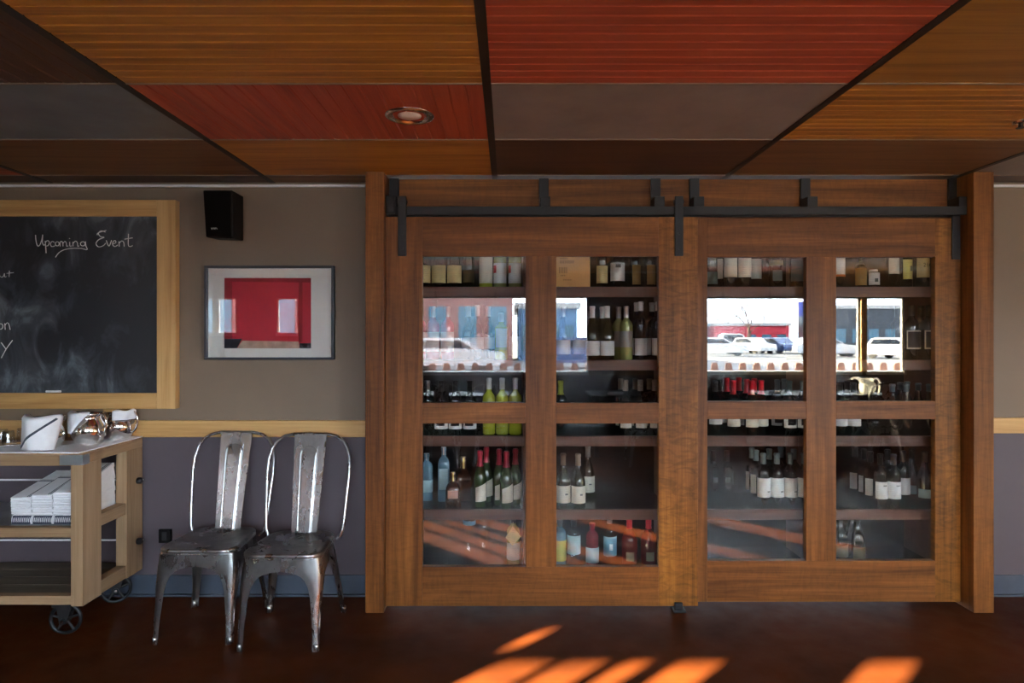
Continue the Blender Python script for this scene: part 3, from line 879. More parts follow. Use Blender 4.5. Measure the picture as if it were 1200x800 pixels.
bx = thing('wine_box', 'pale wooden wine box on the top shelf behind the front door', 'box', (PX(671.5, 3.6), 3.6, SH[0] + .001))
SHB = SH[0] + .0012
x0, x1 = PX(650, 3.60), PX(691.5, 3.60)
MB().box(x0, x1, 3.60, 3.61, SHB, SHB + .175).build('front_panel', 'box_pine', bx, .001)
MB().box(x0, x0 + .01, 3.61, 3.95, SHB, SHB + .175).build('side_panel', 'box_pine', bx, .001)
MB().box(x1 - .01, x1, 3.61, 3.95, SHB, SHB + .175).build('side_panel', 'box_pine', bx, .001)
MB().box(x0, x1, 3.60, 3.95, SHB + .175, SHB + .185).build('lid', 'box_pine', bx, .001)
pr = MB()
for (a, b, c, d) in ((656, 665, 302, 303.5), (656, 673, 305, 308.5), (655, 665, 313, 320), (657, 663, 322, 323.5), (660, 670, 327, 328.5)):
    k = a
    while k < b:
        pr.box(PX(k, 3.599), PX(min(b, k + 1.2), 3.599), 3.5990, 3.6002, PZ(d, 3.599), PZ(c, 3.599)); k += 1.9
pr.build('stencil_print', 'box_ink', bx)

# ------------------------------------------------------------------ metal chairs
def bez(a, b, t): return a + (b - a) * t
def make_chair(label):
    """front towards -Y, origin on the floor under the seat centre"""
    t = thing('metal_chair', label, 'chair', (0, 0, 0), 0, 'gunmetal cafe chairs')
    zs = 0.437
    hw, fd, bd = 0.185, -0.185, 0.195
    # seat pan: rounded square with rolled rim
    def rr(w0, wb, f, b, rad, n=6):
        pts = []
        for cx, cy, a in ((w0 - rad, f + rad, -PI / 2), (wb - rad, b - rad * 1.3, 0), (-wb + rad, b - rad * 1.3, PI / 2), (-w0 + rad, f + rad, PI)):
            ry = rad if cy < 0 else rad * 1.3
            for i in range(n + 1):
                q = a + PI / 2 * i / n
                pts.append((cx + rad * math.cos(q), cy + ry * math.sin(q)))
        return pts
    rings = []
    for off, z in ((-.004, zs - .022), (.004, zs - .016), (.005, zs - .006), (.001, zs), (-.010, zs + .002), (-.022, zs - .003), (-.045, zs - .007)):
        rings.append([(x, y, z) for x, y in rr(hw + off, 0.165 + off, fd - off, bd + off, .075 + min(0, off))])
    n = len(rings[0])
    mb = MB()
    vs = [p for r in rings for p in r]
    fs = [(j * n + i, j * n + (i + 1) % n, (j + 1) * n + (i + 1) % n, (j + 1) * n + i) for j in range(len(rings) - 1) for i in range(n)]
    fs.append(tuple((len(rings) - 1) * n + i for i in range(n)))
    mb.add(vs, fs, True)
    mb.build('seat', 'gunmetal', t)
    # rolled front lip in the same steel
    apron = [(x, y, zs - .020) for x, y in rr(hw + .003, .168, fd - .003, bd + .003, .075)]
    MB().tube(apron, .0045, 6, True).build('seat_rim', 'gunmetal', t)
    # legs: folded sheet with wings that meet as an arch under the seat
    for sx in (-1, 1):
        for fr in (True, False):
            top = Vector((sx * (hw - .008 if fr else .150), (fd + .010) if fr else (bd - .02), zs - .02))
            foot = Vector((sx * (.187 if fr else .205), (fd - .032) if fr else (bd + .03), 0.0))
            ux = Vector((-sx, 0, 0)); uy = Vector((0, 1 if fr else -1, 0))
            half = hw - .002 if fr else .154
            prof = [(0.0, 1.0), (.145, 1.0), (.150, .88), (.160, .74), (.178, .60), (.205, .485), (.25, .39), (.32, .315), (.42, .255), (.55, .205), (.72, .155), (.86, .115), (1.0, .10)]
            def wing(u_main, length):
                L = []
                for tt, wf in prof:
                    c = top.lerp(foot, tt ** 1.0)
                    bow = math.sin(min(1, tt * 1.6) * PI) * -.010
                    c = c + Vector((-sx * bow, 0, 0)) * (1 if fr else .5)
                    L.append((c, max(.026, length * wf)))
                return L
            mb = MB()
            vs, n2 = [], 8
            for (c, wx), (_, wy) in zip(wing(ux, half), wing(uy, .172)):
                rad = min(.02, wx * .4, wy * .4)
                row = [c + ux * wx, c + ux * (wx * .55 + rad * .45), c + ux * rad, c + (ux + uy) * rad * .3, c + uy * rad, c + uy * (wy * .55 + rad * .45), c + uy * wy]
                vs += [tuple(p) for p in row]
            m = 7
            lg = mb.sheet(vs, m, .003).build('leg', 'gunmetal', t)
            # pressed rib near the foot, seen as a long loop on the side wing
            a, b = .40, .82
            loop = []
            for k in range(16):
                q = 2 * PI * k / 16
                tt = (a + b) / 2 + (b - a) / 2 * math.cos(q)
                c = top.lerp(foot, tt)
                w_ = max(.026, .172 * (.29 - (tt - .38) * .34))
                loop.append(c + uy * (w_ * .55 + w_ * .25 * math.sin(q)) - ux * .002)
            MB().tube(loop, .0028, 5, True).build('pressed_rib', 'gunmetal', lg)
            MB().lathe([(.010, 0), (.013, .002), (.013, .03), (.009, .034)], 8, c=tuple(foot + (ux + uy) * .009)).build('foot_cap', 'gunmetal', lg)
    # back loop
    def bp(u, v):      # u across, v height 0..1 -> leaning plane
        return Vector((u, bd - .015 + .115 * v ** 1.1, zs - .01 + .50 * v))
    pts = []
    prof = [(.168, -.06), (.190, -.02), (.200, .05), (.206, .2), (.212, .4), (.218, .6), (.216, .74), (.203, .85), (.178, .93), (.14, .98), (.09, 1.0), (.04, 1.0)]
    for u, v in prof:
        pts.append(bp(-u, max(v, -.04) if v > 0 else 0) + Vector((0, 0, .5 * v if v < 0 else 0)))
    pts += [Vector((-p.x, p.y, p.z)) for p in reversed(pts)]
    MB().tube(pts, .0085, 8).build('back_hoop', 'gunmetal', t)
    # splat, tapering, with an arched pressed panel
    mb = MB()
    cols = [-1, -.96, -.55, -.40, 0, .40, .55, .96, 1]
    vs = []
    rows = 9
    for j in range(rows + 1):
        v = j / rows
        hwid = .066 + .020 * v
        for c in cols:
            p = bp(c * hwid, v * .995)
            dy = 0.004 if abs(c) == 1 else 0.0
            if abs(c) <= .40 and v < .86:
                dy -= .004
            vs.append((p.x, p.y - .006 + dy, p.z))
    m = len(cols)
    mb.add(vs, [(j * m + i, j * m + i + 1, (j + 1) * m + i + 1, (j + 1) * m + i) for j in range(rows) for i in range(m - 1)], False)
    sp = mb.build('splat', 'gunmetal', t)
    so = sp.modifiers.new('sheet', 'SOLIDIFY'); so.thickness = .0025; so.offset = 0
    arch = []
    for k in range(13):
        q = PI * k / 12
        p = bp(-.045 * math.cos(q), .80 + .085 * math.sin(q)); arch.append((p.x, p.y - .010, p.z))
    lo, hi = bp(-.036, .03), bp(.036, .03)
    MB().tube([(lo.x, lo.y - .010, lo.z)] + arch + [(hi.x, hi.y - .010, hi.z)], .0035, 6).build('pressed_arch', 'gunmetal', sp)
    return t
ch1 = make_chair('gunmetal cafe chair with pale splat, standing between serving cart and other chair')
ch1.location = (-1.495, 3.275, 0)
ch2 = copy_tree(ch1); ch2['label'] = 'gunmetal cafe chair with pale splat, standing next to the cabinet post'
ch2.location = (-1.066, 3.205, 0)

# ------------------------------------------------------------------ chalkboard
YB = 3.60
cb = thing('chalkboard', 'large chalkboard in a knotty pine frame above the cart', 'chalkboard', (-2.9, 3.63, 1.05))
bxr, bxl = PX(205.5, YB), -4.1
zt, zb = PZ(234, YB), PZ(479, YB)
MB().box(bxl + .05, bxr - .05, 3.622, 3.645, zb + .04, zt - .04).build('slate', 'chalkboard_face', cb)
MB().box(PX(183.5, YB), bxr, YB, 3.648, zb, zt).build('frame_board', 'pine_z', cb, .003)
MB().box(bxl, bxl + .104, YB, 3.648, zb, zt).build('frame_board', 'pine_z', cb, .003)
MB().box(bxl + .104, PX(183.5, YB), YB, 3.648, PZ(253, YB), zt).build('frame_board', 'pine_x', cb, .003)
MB().box(bxl + .104, PX(183.5, YB), YB, 3.648, zb, PZ(460.5, YB)).build('frame_board', 'pine_x', cb, .003)
def circ(cx, cy, rx, ry, n=12, a0=0, a1=2 * PI):
    return [(cx + rx * math.cos(a0 + (a1 - a0) * i / n), cy + ry * math.sin(a0 + (a1 - a0) * i / n)) for i in range(n + 1)]
def smooth(pts, n=5):
    out = []
    P = [pts[0]] + list(pts) + [pts[-1]]
    for i in range(1, len(P) - 2):
        for k in range(n):
            t = k / n
            q = []
            for d in (0, 1):
                p0, p1, p2, p3 = P[i - 1][d], P[i][d], P[i + 1][d], P[i + 2][d]
                q.append(.5 * (2 * p1 + (p2 - p0) * t + (2 * p0 - 5 * p1 + 4 * p2 - p3) * t * t + (3 * p1 - p0 - 3 * p2 + p3) * t ** 3))
            out.append(tuple(q))
    out.append(pts[-1])
    return out
def chalk(name, strokes, r=.0022):
    mb = MB()
    for s in strokes:
        s = smooth(s)
        pts = [(PX(x / 4.443, 3.62), 3.6215, PZ(250 + y / 4.443, 3.62)) for x, y in s]
        mb.tube(pts, r, 5)
    return mb.build(name, 'chalk', cb)
chalk('chalk_word', [
    [(184, 112), (186, 140), (194, 168), (206, 164), (216, 138), (221, 110)], [(221, 112), (220, 150), (227, 166), (233, 160)],
    [(234, 142), (237, 175), (239, 206)], [(235, 152), (246, 141), (256, 150), (250, 166), (238, 170)],
    [(282, 150), (270, 146), (262, 158), (268, 172), (286, 168)], circ(297, 158, 10, 11),
    [(312, 172), (312, 150), (320, 145), (326, 155), (327, 171)], [(327, 156), (337, 145), (344, 154), (346, 171), (354, 168)],
    [(362, 148), (363, 170), (372, 168)], [(360, 130), (363, 132)],
    [(379, 171), (379, 148)], [(379, 156), (392, 144), (402, 153), (404, 171), (412, 168)],
    circ(430, 158, 12, 11), [(444, 146), (446, 168), (452, 188), (420, 182), (370, 182), (330, 190), (305, 205), (288, 228)]])
chalk('chalk_word', [
    [(548, 97), (524, 91), (512, 106), (524, 121), (542, 124), (514, 136), (499, 156), (512, 174), (536, 168), (550, 154)], [(505, 112), (512, 100), (552, 88)],
    [(552, 140), (566, 170), (580, 139)], [(584, 160), (602, 152), (599, 141), (588, 147), (586, 164), (598, 172), (612, 164)],
    [(618, 145), (620, 172)], [(620, 155), (632, 143), (643, 150), (646, 172)], [(668, 106), (667, 162), (676, 172), (690, 167)], [(648, 134), (690, 127)]])
chalk('chalk_word', [[(-6, 312), (0, 328), (14, 330), (22, 312)], [(22, 312), (24, 330), (32, 328)], [(48, 298), (46, 330)], [(34, 312), (70, 308)]], .0018)
chalk('chalk_word', [circ(2, 588, 12, 14), [(26, 605), (24, 572)], [(24, 585), (36, 569), (46, 579), (52, 605)]], .0020)
chalk('chalk_word', [[(5, 672), (30, 706)], [(64, 660), (32, 704), (6, 752)]], .0024)
ck = thing('chalk_stick', 'white chalk stick lying on the lower chalkboard frame', 'chalk', (PX(63, 3.61), 3.612, PZ(460, 3.60)))
MB().tube([(PX(54, 3.61), 3.611, PZ(460, 3.60) + .006), (PX(71, 3.61), 3.611, PZ(460, 3.60) + .006)], .006, 10).build('chalk_barrel', 'chalk', ck)

# ------------------------------------------------------------------ loudspeaker
sp = thing('loudspeaker', 'small black loudspeaker mounted high on the wall above the picture', 'speaker', (-1.55, 3.62, 1.97))
xl, xr_ = PX(237.5, 3.45), PX(272, 3.45)
zt, zb = PZ(222.5, 3.45), PZ(279, 3.45)
MB().hexa([(xl + .010, 3.462, zb + .008), (xr_, 3.462, zb), (xr_, 3.60, zb + .008), (xl + .02, 3.60, zb + .012)],
          [(xl, 3.452, zt), (xr_, 3.452, zt), (xr_, 3.60, zt - .002), (xl + .02, 3.60, zt - .002)]).build('cabinet_box', 'black_plastic', sp, .006)
MB().hexa([(xl + .016, 3.452, zb + .014), (xr_ - .006, 3.452, zb + .008), (xr_ - .006, 3.464, zb + .008), (xl + .016, 3.464, zb + .014)],
          [(xl + .006, 3.442, zt - .008), (xr_ - .006, 3.442, zt - .008), (xr_ - .006, 3.456, zt - .008), (xl + .006, 3.456, zt - .008)]).build('grille', 'speaker_cloth', sp, .003)
MB().box(-1.58, -1.52, 3.59, WALL, 2.07, 2.15).build('wall_bracket', 'black_iron', sp)
lg = MB()
for k, (a, b, c, d) in enumerate(((247.4, 266.8, 248.2, 268.6), (248.2, 268.6, 249.4, 266.8), (250.2, 267, 251.4, 267), (250.8, 267, 250.8, 268.6), (252, 268.6, 252, 267), (252, 267, 253.6, 267), (253.6, 267, 254.6, 268.6))):
    lg.tube([(PX(a, 3.448), 3.449, PZ(b, 3.448)), (PX(c, 3.448), 3.449, PZ(d, 3.448))], .0016, 5)
lg.build('logo', 'cap_white', sp)

# ------------------------------------------------------------------ framed picture
YP = 3.61
pic = thing('framed_picture', 'red print in white mat and thin black frame on the wall', 'picture', (-1.335, 3.63, 1.32))
x0, x1, z0, z1 = PX(239, YP), PX(391, YP), PZ(421.5, YP), PZ(311, YP)
fw = .014
MB().box(x0, x1, YP, 3.648, z1 - fw, z1).build('frame_bar', 'frame_black', pic, .002)
MB().box(x0, x1, YP, 3.648, z0, z0 + fw).build('frame_bar', 'frame_black', pic, .002)
MB().box(x0, x0 + fw, YP, 3.648, z0 + fw, z1 - fw).build('frame_bar', 'frame_black', pic, .002)
MB().box(x1 - fw, x1, YP, 3.648, z0 + fw, z1 - fw).build('frame_bar', 'frame_black', pic, .002)
YM = 3.632
mt = MB()
a, b, c, d = PX(262.5, YM), PX(364.5, YM), PZ(408, YM), PZ(325.5, YM)
mt.box(x0, x1, YM, 3.64, d, z1 - .004).box(x0, x1, YM, 3.64, z0 + .004, c).box(x0, a, YM, 3.64, c, d).box(b, x1, YM, 3.64, c, d)
mt.build('mat', 'mat_board', pic)
YR = 3.6375
pr = MB().box(a - .005, b + .005, YR, 3.642, c - .005, d + .005).build('print', 'print_red', pic)
def patch(poly, mat, dy):
    MB().prism([(PX(x, YR), PZ(y, YR)) for x, y in poly], YR - dy, YR).build('print_patch', mat, pr)
patch([(262, 325), (272, 325), (272, 398), (262, 398)], 'print_dark_red', .0004)
patch([(350, 325), (354.5, 325), (354.5, 400), (350, 402)], 'print_dark_red', .0004)
patch([(262, 325), (365, 325), (365, 331), (272, 330)], 'print_dark_red', .0006)
patch([(262, 397.5), (284, 396.5), (277, 409), (262, 409)], 'print_black', .0008)
patch([(351, 402), (366, 402), (366, 409), (351, 409)], 'print_black', .0008)
patch([(284, 399), (350, 400), (351, 409), (277, 409)], 'print_sand', .0007)
MB().box(x0 + .005, x1 - .005, 3.622, 3.624, z0 + .005, z1 - .005).build('glass_sheet', 'picture_pane', pic)

ol = thing('wall_outlet', 'small black wall outlet low on the purple wall behind chair', 'outlet', (PX(193, 3.64), 3.645, .34))
MB().box(PX(186, 3.64), PX(200.5, 3.64), 3.636, 3.652, PZ(636, 3.64), PZ(620, 3.64)).build('cover_plate', 'black_plastic', ol, .003)
MB().box(PX(190, 3.64), PX(196, 3.64), 3.633, 3.64, PZ(633, 3.64), PZ(623, 3.64)).build('socket', 'rubber', ol, .002)

# ------------------------------------------------------------------ recessed downlight, sprinkler
dl = thing('recessed_downlight', 'round chrome recessed downlight in the red ceiling panel', 'ceiling light', (PX(480, 2.55), 2.55, CEIL))
c = (PX(480, 2.55), 2.55, CEIL)
MB().lathe([(.066, .010), (.070, -.004), (.085, -.008), (.096, -.004), (.097, .001)], 32, c=c, cap=False).build('trim_ring', 'chrome', dl)
MB().lathe([(.070, -.003), (.062, .004), (.050, .0055)], 32, c=c, cap=False).build('reflector', 'chrome', dl)
MB().lathe([(.050, .0055), (.046, -.002), (.030, -.008), (.001, -.010)], 24, c=c).build('lens', 'lamp_lens', dl)
sk = thing('sprinkler_head', 'small metal sprinkler head in an orange ceiling panel', 'sprinkler', (PX(1196, 2.62), 2.62, CEIL))
c = (PX(1196, 2.62), 2.62, CEIL)
MB().lathe([(.030, .001), (.028, -.006), (.012, -.008)], 16, c=c).build('escutcheon', 'chrome', sk)
MB().lathe([(.009, -.008), (.009, -.022), (.016, -.024), (.016, -.026)], 12, c=c).build('deflector', 'black_iron', sk)

# ------------------------------------------------------------------ serving cart
X1, X0, YF, YR_ = -2.049, -3.25, 3.12, 3.63
cart = thing('serving_cart', 'rustic wooden serving cart on black casters below the chalkboard', 'cart', (-2.65, 3.37, 0))
ztop = 0.893
for xa, xb in ((X1 - .058, X1), (X0, X0 + .058)):
    MB().box(xa, xb, YF, YF + .144, .155, ztop - .055).build('leg', 'cart_z', cart, .002)
    MB().box(xa, xb, YR_ - .15, YR_, .155, ztop - .055).build('leg', 'cart_z', cart, .002)
    MB().box(xa + .004, xb - .004, YF + .144, YR_ - .15, .50, .56).build('side_rail', 'cart_y', cart, .002)
    MB().box(xa + .004, xb - .004, YF + .144, YR_ - .15, .158, .225).build('side_rail', 'cart_y', cart, .002)
    MB().box(xa, xb, YF, YR_, ztop - .055, ztop - .012).build('side_rail', 'cart_y', cart, .002)
for y0 in (YF, YR_ - .05):
    MB().box(X0 + .058, X1 - .058, y0, y0 + .05, ztop - .062, ztop - .012).build('top_rail', 'cart_x', cart, .002)
MB().box(X0 + .058, X1 - .058, YF + .002, YF + .045, .486, .532).build('middle_rail', 'cart_x', cart, .002)
MB().box(X0 + .058, X1 - .058, YF + .002, YF + .045, .162, .205).build('bottom_rail', 'cart_x', cart, .002)
MB().box(X0, X1, YF, YR_, ztop - .012, ztop).build('top_board', 'cart_x', cart, .002)
MB().box(X0 + .01, X1 - .059, YF + .045, YR_ - .02, .515, .533).build('middle_shelf', 'zinc', cart)
for k in range(4):
    ya = YF + .046 + k * .108
    MB().box(X0 + .01, X1 - .059, ya, ya + .105, .180, .203).build('bottom_plank', 'weathered', cart, .002)
MB().box(X1 - .11, X1 + .002, YF - .003, YF + .05, ztop - .058, ztop - .010).build('corner_bracket', 'zinc', cart, .001)
for zc in (PZ(562, 3.60), PZ(632.5, 3.60)):
    MB().tube([(X0 - .02, 3.60, zc), (X1 + .02, 3.60, zc)], .0055, 8).build('back_rod', 'white_paper', cart)
    MB().lathe([(.016, 0), (.018, .004), (.018, .02), (.010, .026)], 12, c=(0, 0, 0)).build('tmp', 'black_iron', None)
    tmp = bpy.data.objects['tmp']; tmp.name = 'rod_nut'; tmp.parent = cart
    tmp.rotation_euler = (0, PI / 2, 0); tmp.location = Vector((X1, 3.58, zc)) - cart.location
def caster(x, y, rz):
    r = .077
    root = bpy.data.objects.new('caster', MB().box(-.045, .045, -.035, .035, .146, .158).mesh('caster', 'black_iron'))
    C.objects.link(root); root.parent = cart
    root.location = Vector((x, y, 0)) - cart.location; root.rotation_euler = (0, 0, rz)
    def sub(name, mb, mat):
        o = child(name, mb.mesh(name, mat), root); return o
    m = MB()
    for s in (-1, 1):
        m.hexa([(-.016, s * .024 - .003, .06), (.012, s * .024 - .003, .06), (.012, s * .024 + .003, .06), (-.016, s * .024 + .003, .06)],
               [(-.03, s * .024 - .003, .150), (.04, s * .024 - .003, .150), (.04, s * .024 + .003, .150), (-.03, s * .024 + .003, .150)])
    sub('fork', m, 'black_iron')
    pts = [(math.cos(2 * PI * k / 28) * (r - .009), 0, r + math.sin(2 * PI * k / 28) * (r - .009)) for k in range(28)]
    sub('tyre', MB().tube(pts, .009, 8, True), 'caster_rim')
    m = MB()
    for k in range(5):
        a = 2 * PI * k / 5 + .3
        m.tube([(0, 0, r), (math.cos(a) * (r - .012), 0, r + math.sin(a) * (r - .012))], .007, 6)
    sub('spokes', m, 'black_iron')
    m = MB(); m.add(*ring_disc(0, -.034, r, .013, .068, 12)); sub('hub', m, 'caster_rim')
    m = MB(); m.add(*ring_disc(0, -.038, r, .008, .076, 8)); sub('axle_bolt', m, 'chrome')
caster(PX(77, 3.165), 3.165, .15)
caster(PX(136, 3.54), 3.54, 0.5)
caster(-3.18, 3.165, .1)
caster(-3.18, 3.54, -.3)

# things on top of the cart
def placemat(label, poly, z, rz=0):
    cx = sum(p[0] for p in poly) / 4; cy = sum(p[1] for p in poly) / 4
    m = MB().hexa([(x, y, z) for x, y in poly], [(x, y, z + .006) for x, y in poly])
    o = m.build('placemat', 'white_paper', None, .001, loc=(cx, cy, z))
    return tag(o, label, 'placemat', 'white placemats on the cart')
placemat('white placemat under the napkin-draped pitcher on the cart', [(-2.80, 3.112), (-2.262, 3.112), (-2.262, 3.46), (-2.80, 3.46)], ztop)
placemat('white placemat over the metal-cornered edge of the cart', [(-2.258, 3.112), (-2.06, 3.108), (-2.046, 3.37), (-2.258, 3.37)], ztop)
placemat('white placemat at the wall end of the cart top', [(-2.258, 3.374), (-2.046, 3.374), (-2.042, 3.622), (-2.258, 3.622)], ztop)
ZT = ztop + .006
def pitcher(label, x, y, s, rz):
    t = thing('pitcher', label, 'pitcher', (x, y, ZT), rz, 'silver pitchers on the cart')
    prof = [(.045, 0), (.047, .003), (.062, .014), (.078, .040), (.083, .068), (.076, .100), (.062, .124), (.058, .136), (.064, .150), (.070, .158), (.067, .158), (.056, .138), (.059, .122), (.070, .100)]
    mb = MB().lathe([(r * s, z * s) for r, z in prof], 28)
    nv = []
    for (px, py, pz) in mb.v:          # pull a spout out on -x
        if pz > .13 * s and px < 0:
            k = max(0, -px / (.07 * s)) ** 6 * (pz / s - .13) / .03
            px -= .028 * s * k; pz += .010 * s * k
        nv.append((px, py, pz))
    mb.v = nv
    child('body', mb.mesh('body', 'silver'), t)
    pts = [(.062 * s, 0, .150 * s), (.085 * s, 0, .155 * s), (.106 * s, 0, .135 * s), (.112 * s, 0, .10 * s), (.102 * s, 0, .06 * s), (.080 * s, 0, .035 * s)]
    child('handle', MB().tube([(a, 0, b) for a, b in smooth([(p[0], p[2]) for p in pts], 4)], .0055 * s, 8).mesh('handle', 'silver'), t)
    return t
pitcher('silver pitcher almost covered by a striped white napkin', -2.285, 3.20, 1.0, PI)
pitcher('bulbous silver pitcher with a napkin over its rim', -2.185, 3.375, 1.0, -.25)
pitcher('silver pitcher at the wall end of the cart', -2.128, 3.545, .95, -.1)
def draped(label, cx, cy, s, a0, a1, zlo, stripe=True, zin=.02, taper=0.0):
    """napkin hung over a rim: follows the belly outside, dips inside"""
    t = thing('napkin', label, 'napkin', (cx, cy, ZT), 0, 'white napkins draped over pitchers')
    n, rows = 18, 12
    def pos(u, v, off=0.0):
        a = a0 + (a1 - a0) * (.5 + (u - .5) * (1 - taper * (1 - v)))
        zz = zlo + (.160 - zlo) * v + (.008 * math.sin(v * PI) if u < .15 else 0)
        r = .087 + .003 * math.sin(u * 17) * (1 - v)
        if v > .93: r = .080
        return ((r + off) * s * math.cos(a), (r + off) * s * math.sin(a), zz * s + .004 * math.sin(u * 9) * v)
    vs, fs = [], []
    for j in range(rows + 1):
        for i in range(n + 1):
            vs.append(pos(i / n, j / rows))
    for i in range(n + 1):             # tucked inside the rim
        x, y, z = pos(i / n, 1.0); vs.append((x * .66, y * .66, z - zin))
    for j in range(rows + 1):
        for i in range(n):
            a = j * (n + 1) + i
            fs.append((a, a + 1, a + n + 2, a + n + 1))
    o = child('cloth', MB().add(vs, fs, True).mesh('cloth', 'white_cloth'), t)
    so = o.modifiers.new('thick', 'SOLIDIFY'); so.thickness = .003; so.offset = 1
    if stripe:
        mb = MB()
        vs, fs = [], []
        for k in range(13):
            q = k / 12
            u0, v0 = .12 + .76 * q, .05 + .85 * q
            for dv in (-.02, .02):
                vs.append(pos(u0 - dv, v0 + dv, .0042))
        fs = [(2 * i, 2 * i + 1, 2 * i + 3, 2 * i + 2) for i in range(12)]
        st = child('woven_stripe', mb.add(vs, fs, True).mesh('woven_stripe', 'stripe_navy'), t)
        so = st.modifiers.new('thick', 'SOLIDIFY'); so.thickness = .001
    return t
draped('white napkin with a dark diagonal stripe over the nearest pitcher', -2.285, 3.20, 1.05, -PI * 1.02, -.02, .006, True, taper=.34)
draped('white napkin hanging from the rim of the bulbous pitcher', -2.185, 3.375, 1.03, -PI * 1.05, -PI * .30, .06, False, taper=.9)
draped('white napkin tucked over the pitcher at the wall end', -2.128, 3.545, .97, -PI * .45, .12, .11, False)
# tray with glassware at the left
ty = thing('serving_tray', 'oval silver tray of glasses on the cart', 'tray', (-2.57, 3.29, ztop + .006))
MB().lathe([(.14, 0), (.16, .002), (.20, .014), (.205, .016), (.198, .015), (.158, .005), (.001, .004)], 36, c=(-2.57, 3.29, ztop + .0125), sx=1.0, sy=.72).build('dish', 'silver', ty)
MB().lathe([(.10, -.0065), (.10, .001)], 24, c=(-2.57, 3.29, ztop + .0125), sy=.72).build('foot_ring', 'silver', ty)
for k, (x, y) in enumerate(((-2.50, 3.24), (-2.43, 3.29), (-2.50, 3.34), (-2.57, 3.29))):
    gz = ztop + .0175
    o = MB().lathe([(.030, 0), (.031, .002), (.027, .060), (.024, .072), (.022, .070), (.025, .058), (.028, .004)], 18, c=(x, y, gz), cap=False).build('glass_tumbler', 'g_tumbler', None, loc=(x, y, gz))
    tag(o, 'clear glass tumbler upside down on the silver tray', 'glass', 'tumblers on the tray')
cp = MB().lathe([(.028, 0), (.030, .004), (.036, .03), (.040, .05), (.037, .05), (.030, .012), (.001, .008)], 20, c=(-2.52, 3.51, ztop)).build('cup', 'cup_green', None, loc=(-2.52, 3.51, ztop))
tag(cp, 'pale green cup behind the tray of glasses', 'cup')
jg = MB().lathe([(.026, 0), (.028, .004), (.034, .04), (.030, .085), (.024, .10), (.027, .115), (.024, .115), (.021, .10), (.026, .08), (.028, .01)], 20, c=(-2.42, 3.51, ztop), cap=False).build('glass_carafe', 'g_tumbler', None, loc=(-2.42, 3.51, ztop))
tag(jg, 'small clear glass carafe behind the tray', 'carafe')

# folded napkins on the middle shelf
ZS = .5335
stack_x = [(-2.425, -2.325, 7), (-2.323, -2.222, 8), (-2.220, -2.115, 9)]
SN = ['farthest from the corner leg', 'between the two others', 'beside the corner leg']
def fold_mesh(w, d, h, hb):
    """folded cloth: rounded fold at the front (y = 0), thicker towards the back"""
    n = 5
    poly = [(h * .5 - h * .5 * math.sin(PI * k / n), h * .5 - h * .5 * math.cos(PI * k / n)) for k in range(n + 1)] + [(d, hb), (d, 0)]
    vs = [(-w / 2, y, z) for y, z in poly] + [(w / 2, y, z) for y, z in poly]
    m = len(poly)
    fs = [tuple(range(m)), tuple(range(2 * m - 1, m - 1, -1))] + [(i, (i + 1) % m, (i + 1) % m + m, i + m) for i in range(m)]
    return MB().add(vs, fs)
for q, (xa, xb, cnt) in enumerate(stack_x):
    w_ = xb - xa
    z = ZS
    tw = thing('folded_towel', 'folded blue-striped towel under the napkin stack %s' % SN[q], 'towel', ((xa + xb) / 2, 3.16, z), 0, 'striped towels under the napkins')
    child('cloth', fold_mesh(w_ - .003, .33, .052, .052).mesh('cloth', 'white_cloth'), tw)
    m = MB()
    k = -w_ / 2 + .004
    while k < w_ / 2 - .012:
        m.hexa([(k, -.0012, .006), (k + .0026, -.0012, .006), (k + .0026, .012, .006), (k, .012, .006)],
               [(k + .006, -.0012, .046), (k + .0086, -.0012, .046), (k + .0086, .012, .046), (k + .006, .012, .046)])
        k += .0075
    child('woven_stripe', m.mesh('woven_stripe', 'stripe_navy'), tw)
    z += .053
    h0, h1 = .0118, .0215
    me = fold_mesh(w_ - .002, .33, h0, h1).mesh('folded_napkin', 'white_cloth')
    for i in range(cnt):
        o = bpy.data.objects.new('folded_napkin', me); C.objects.link(o)
        o.location = ((xa + xb) / 2 + R.uniform(-.002, .002), 3.16 + R.uniform(-.0015, .0015), z)
        o.rotation_euler = (i * (h1 - h0) / .33, 0, 0)
        top = i == cnt - 1
        lab = ('white folded napkin, topmost on the napkin stack %s' % SN[q]) if top else 'white folded napkin within the napkin stack %s' % SN[q]
        tag(o, lab, 'napkin', 'folded napkins on the cart shelf')
        if top:
            def tz(y): return h0 + (h1 - h0) * y / .33
            st = MB()
            for y0, y1 in ((.19, .196), (.204, .207)):
                st.hexa([(-w_ / 2 + .002, y0, tz(y0) - .001), (w_ / 2 - .002, y0, tz(y0) - .001), (w_ / 2 - .002, y1, tz(y1) - .001), (-w_ / 2 + .002, y1, tz(y1) - .001)],
                        [(-w_ / 2 + .002, y0, tz(y0) + .0008), (w_ / 2 - .002, y0, tz(y0) + .0008), (w_ / 2 - .002, y1, tz(y1) + .0008), (-w_ / 2 + .002, y1, tz(y1) + .0008)])
            for x0 in (w_ / 2 - .026, w_ / 2 - .016):
                st.hexa([(x0, .01, tz(.01) - .001), (x0 + .004, .01, tz(.01) - .001), (x0 + .004, .325, tz(.325) - .001), (x0, .325, tz(.325) - .001)],
                        [(x0, .01, tz(.01) + .0009), (x0 + .004, .01, tz(.01) + .0009), (x0 + .004, .325, tz(.325) + .0009), (x0, .325, tz(.325) + .0009)])
            child('woven_stripe', st.mesh('woven_stripe', 'stripe_navy'), o)
        z += h0

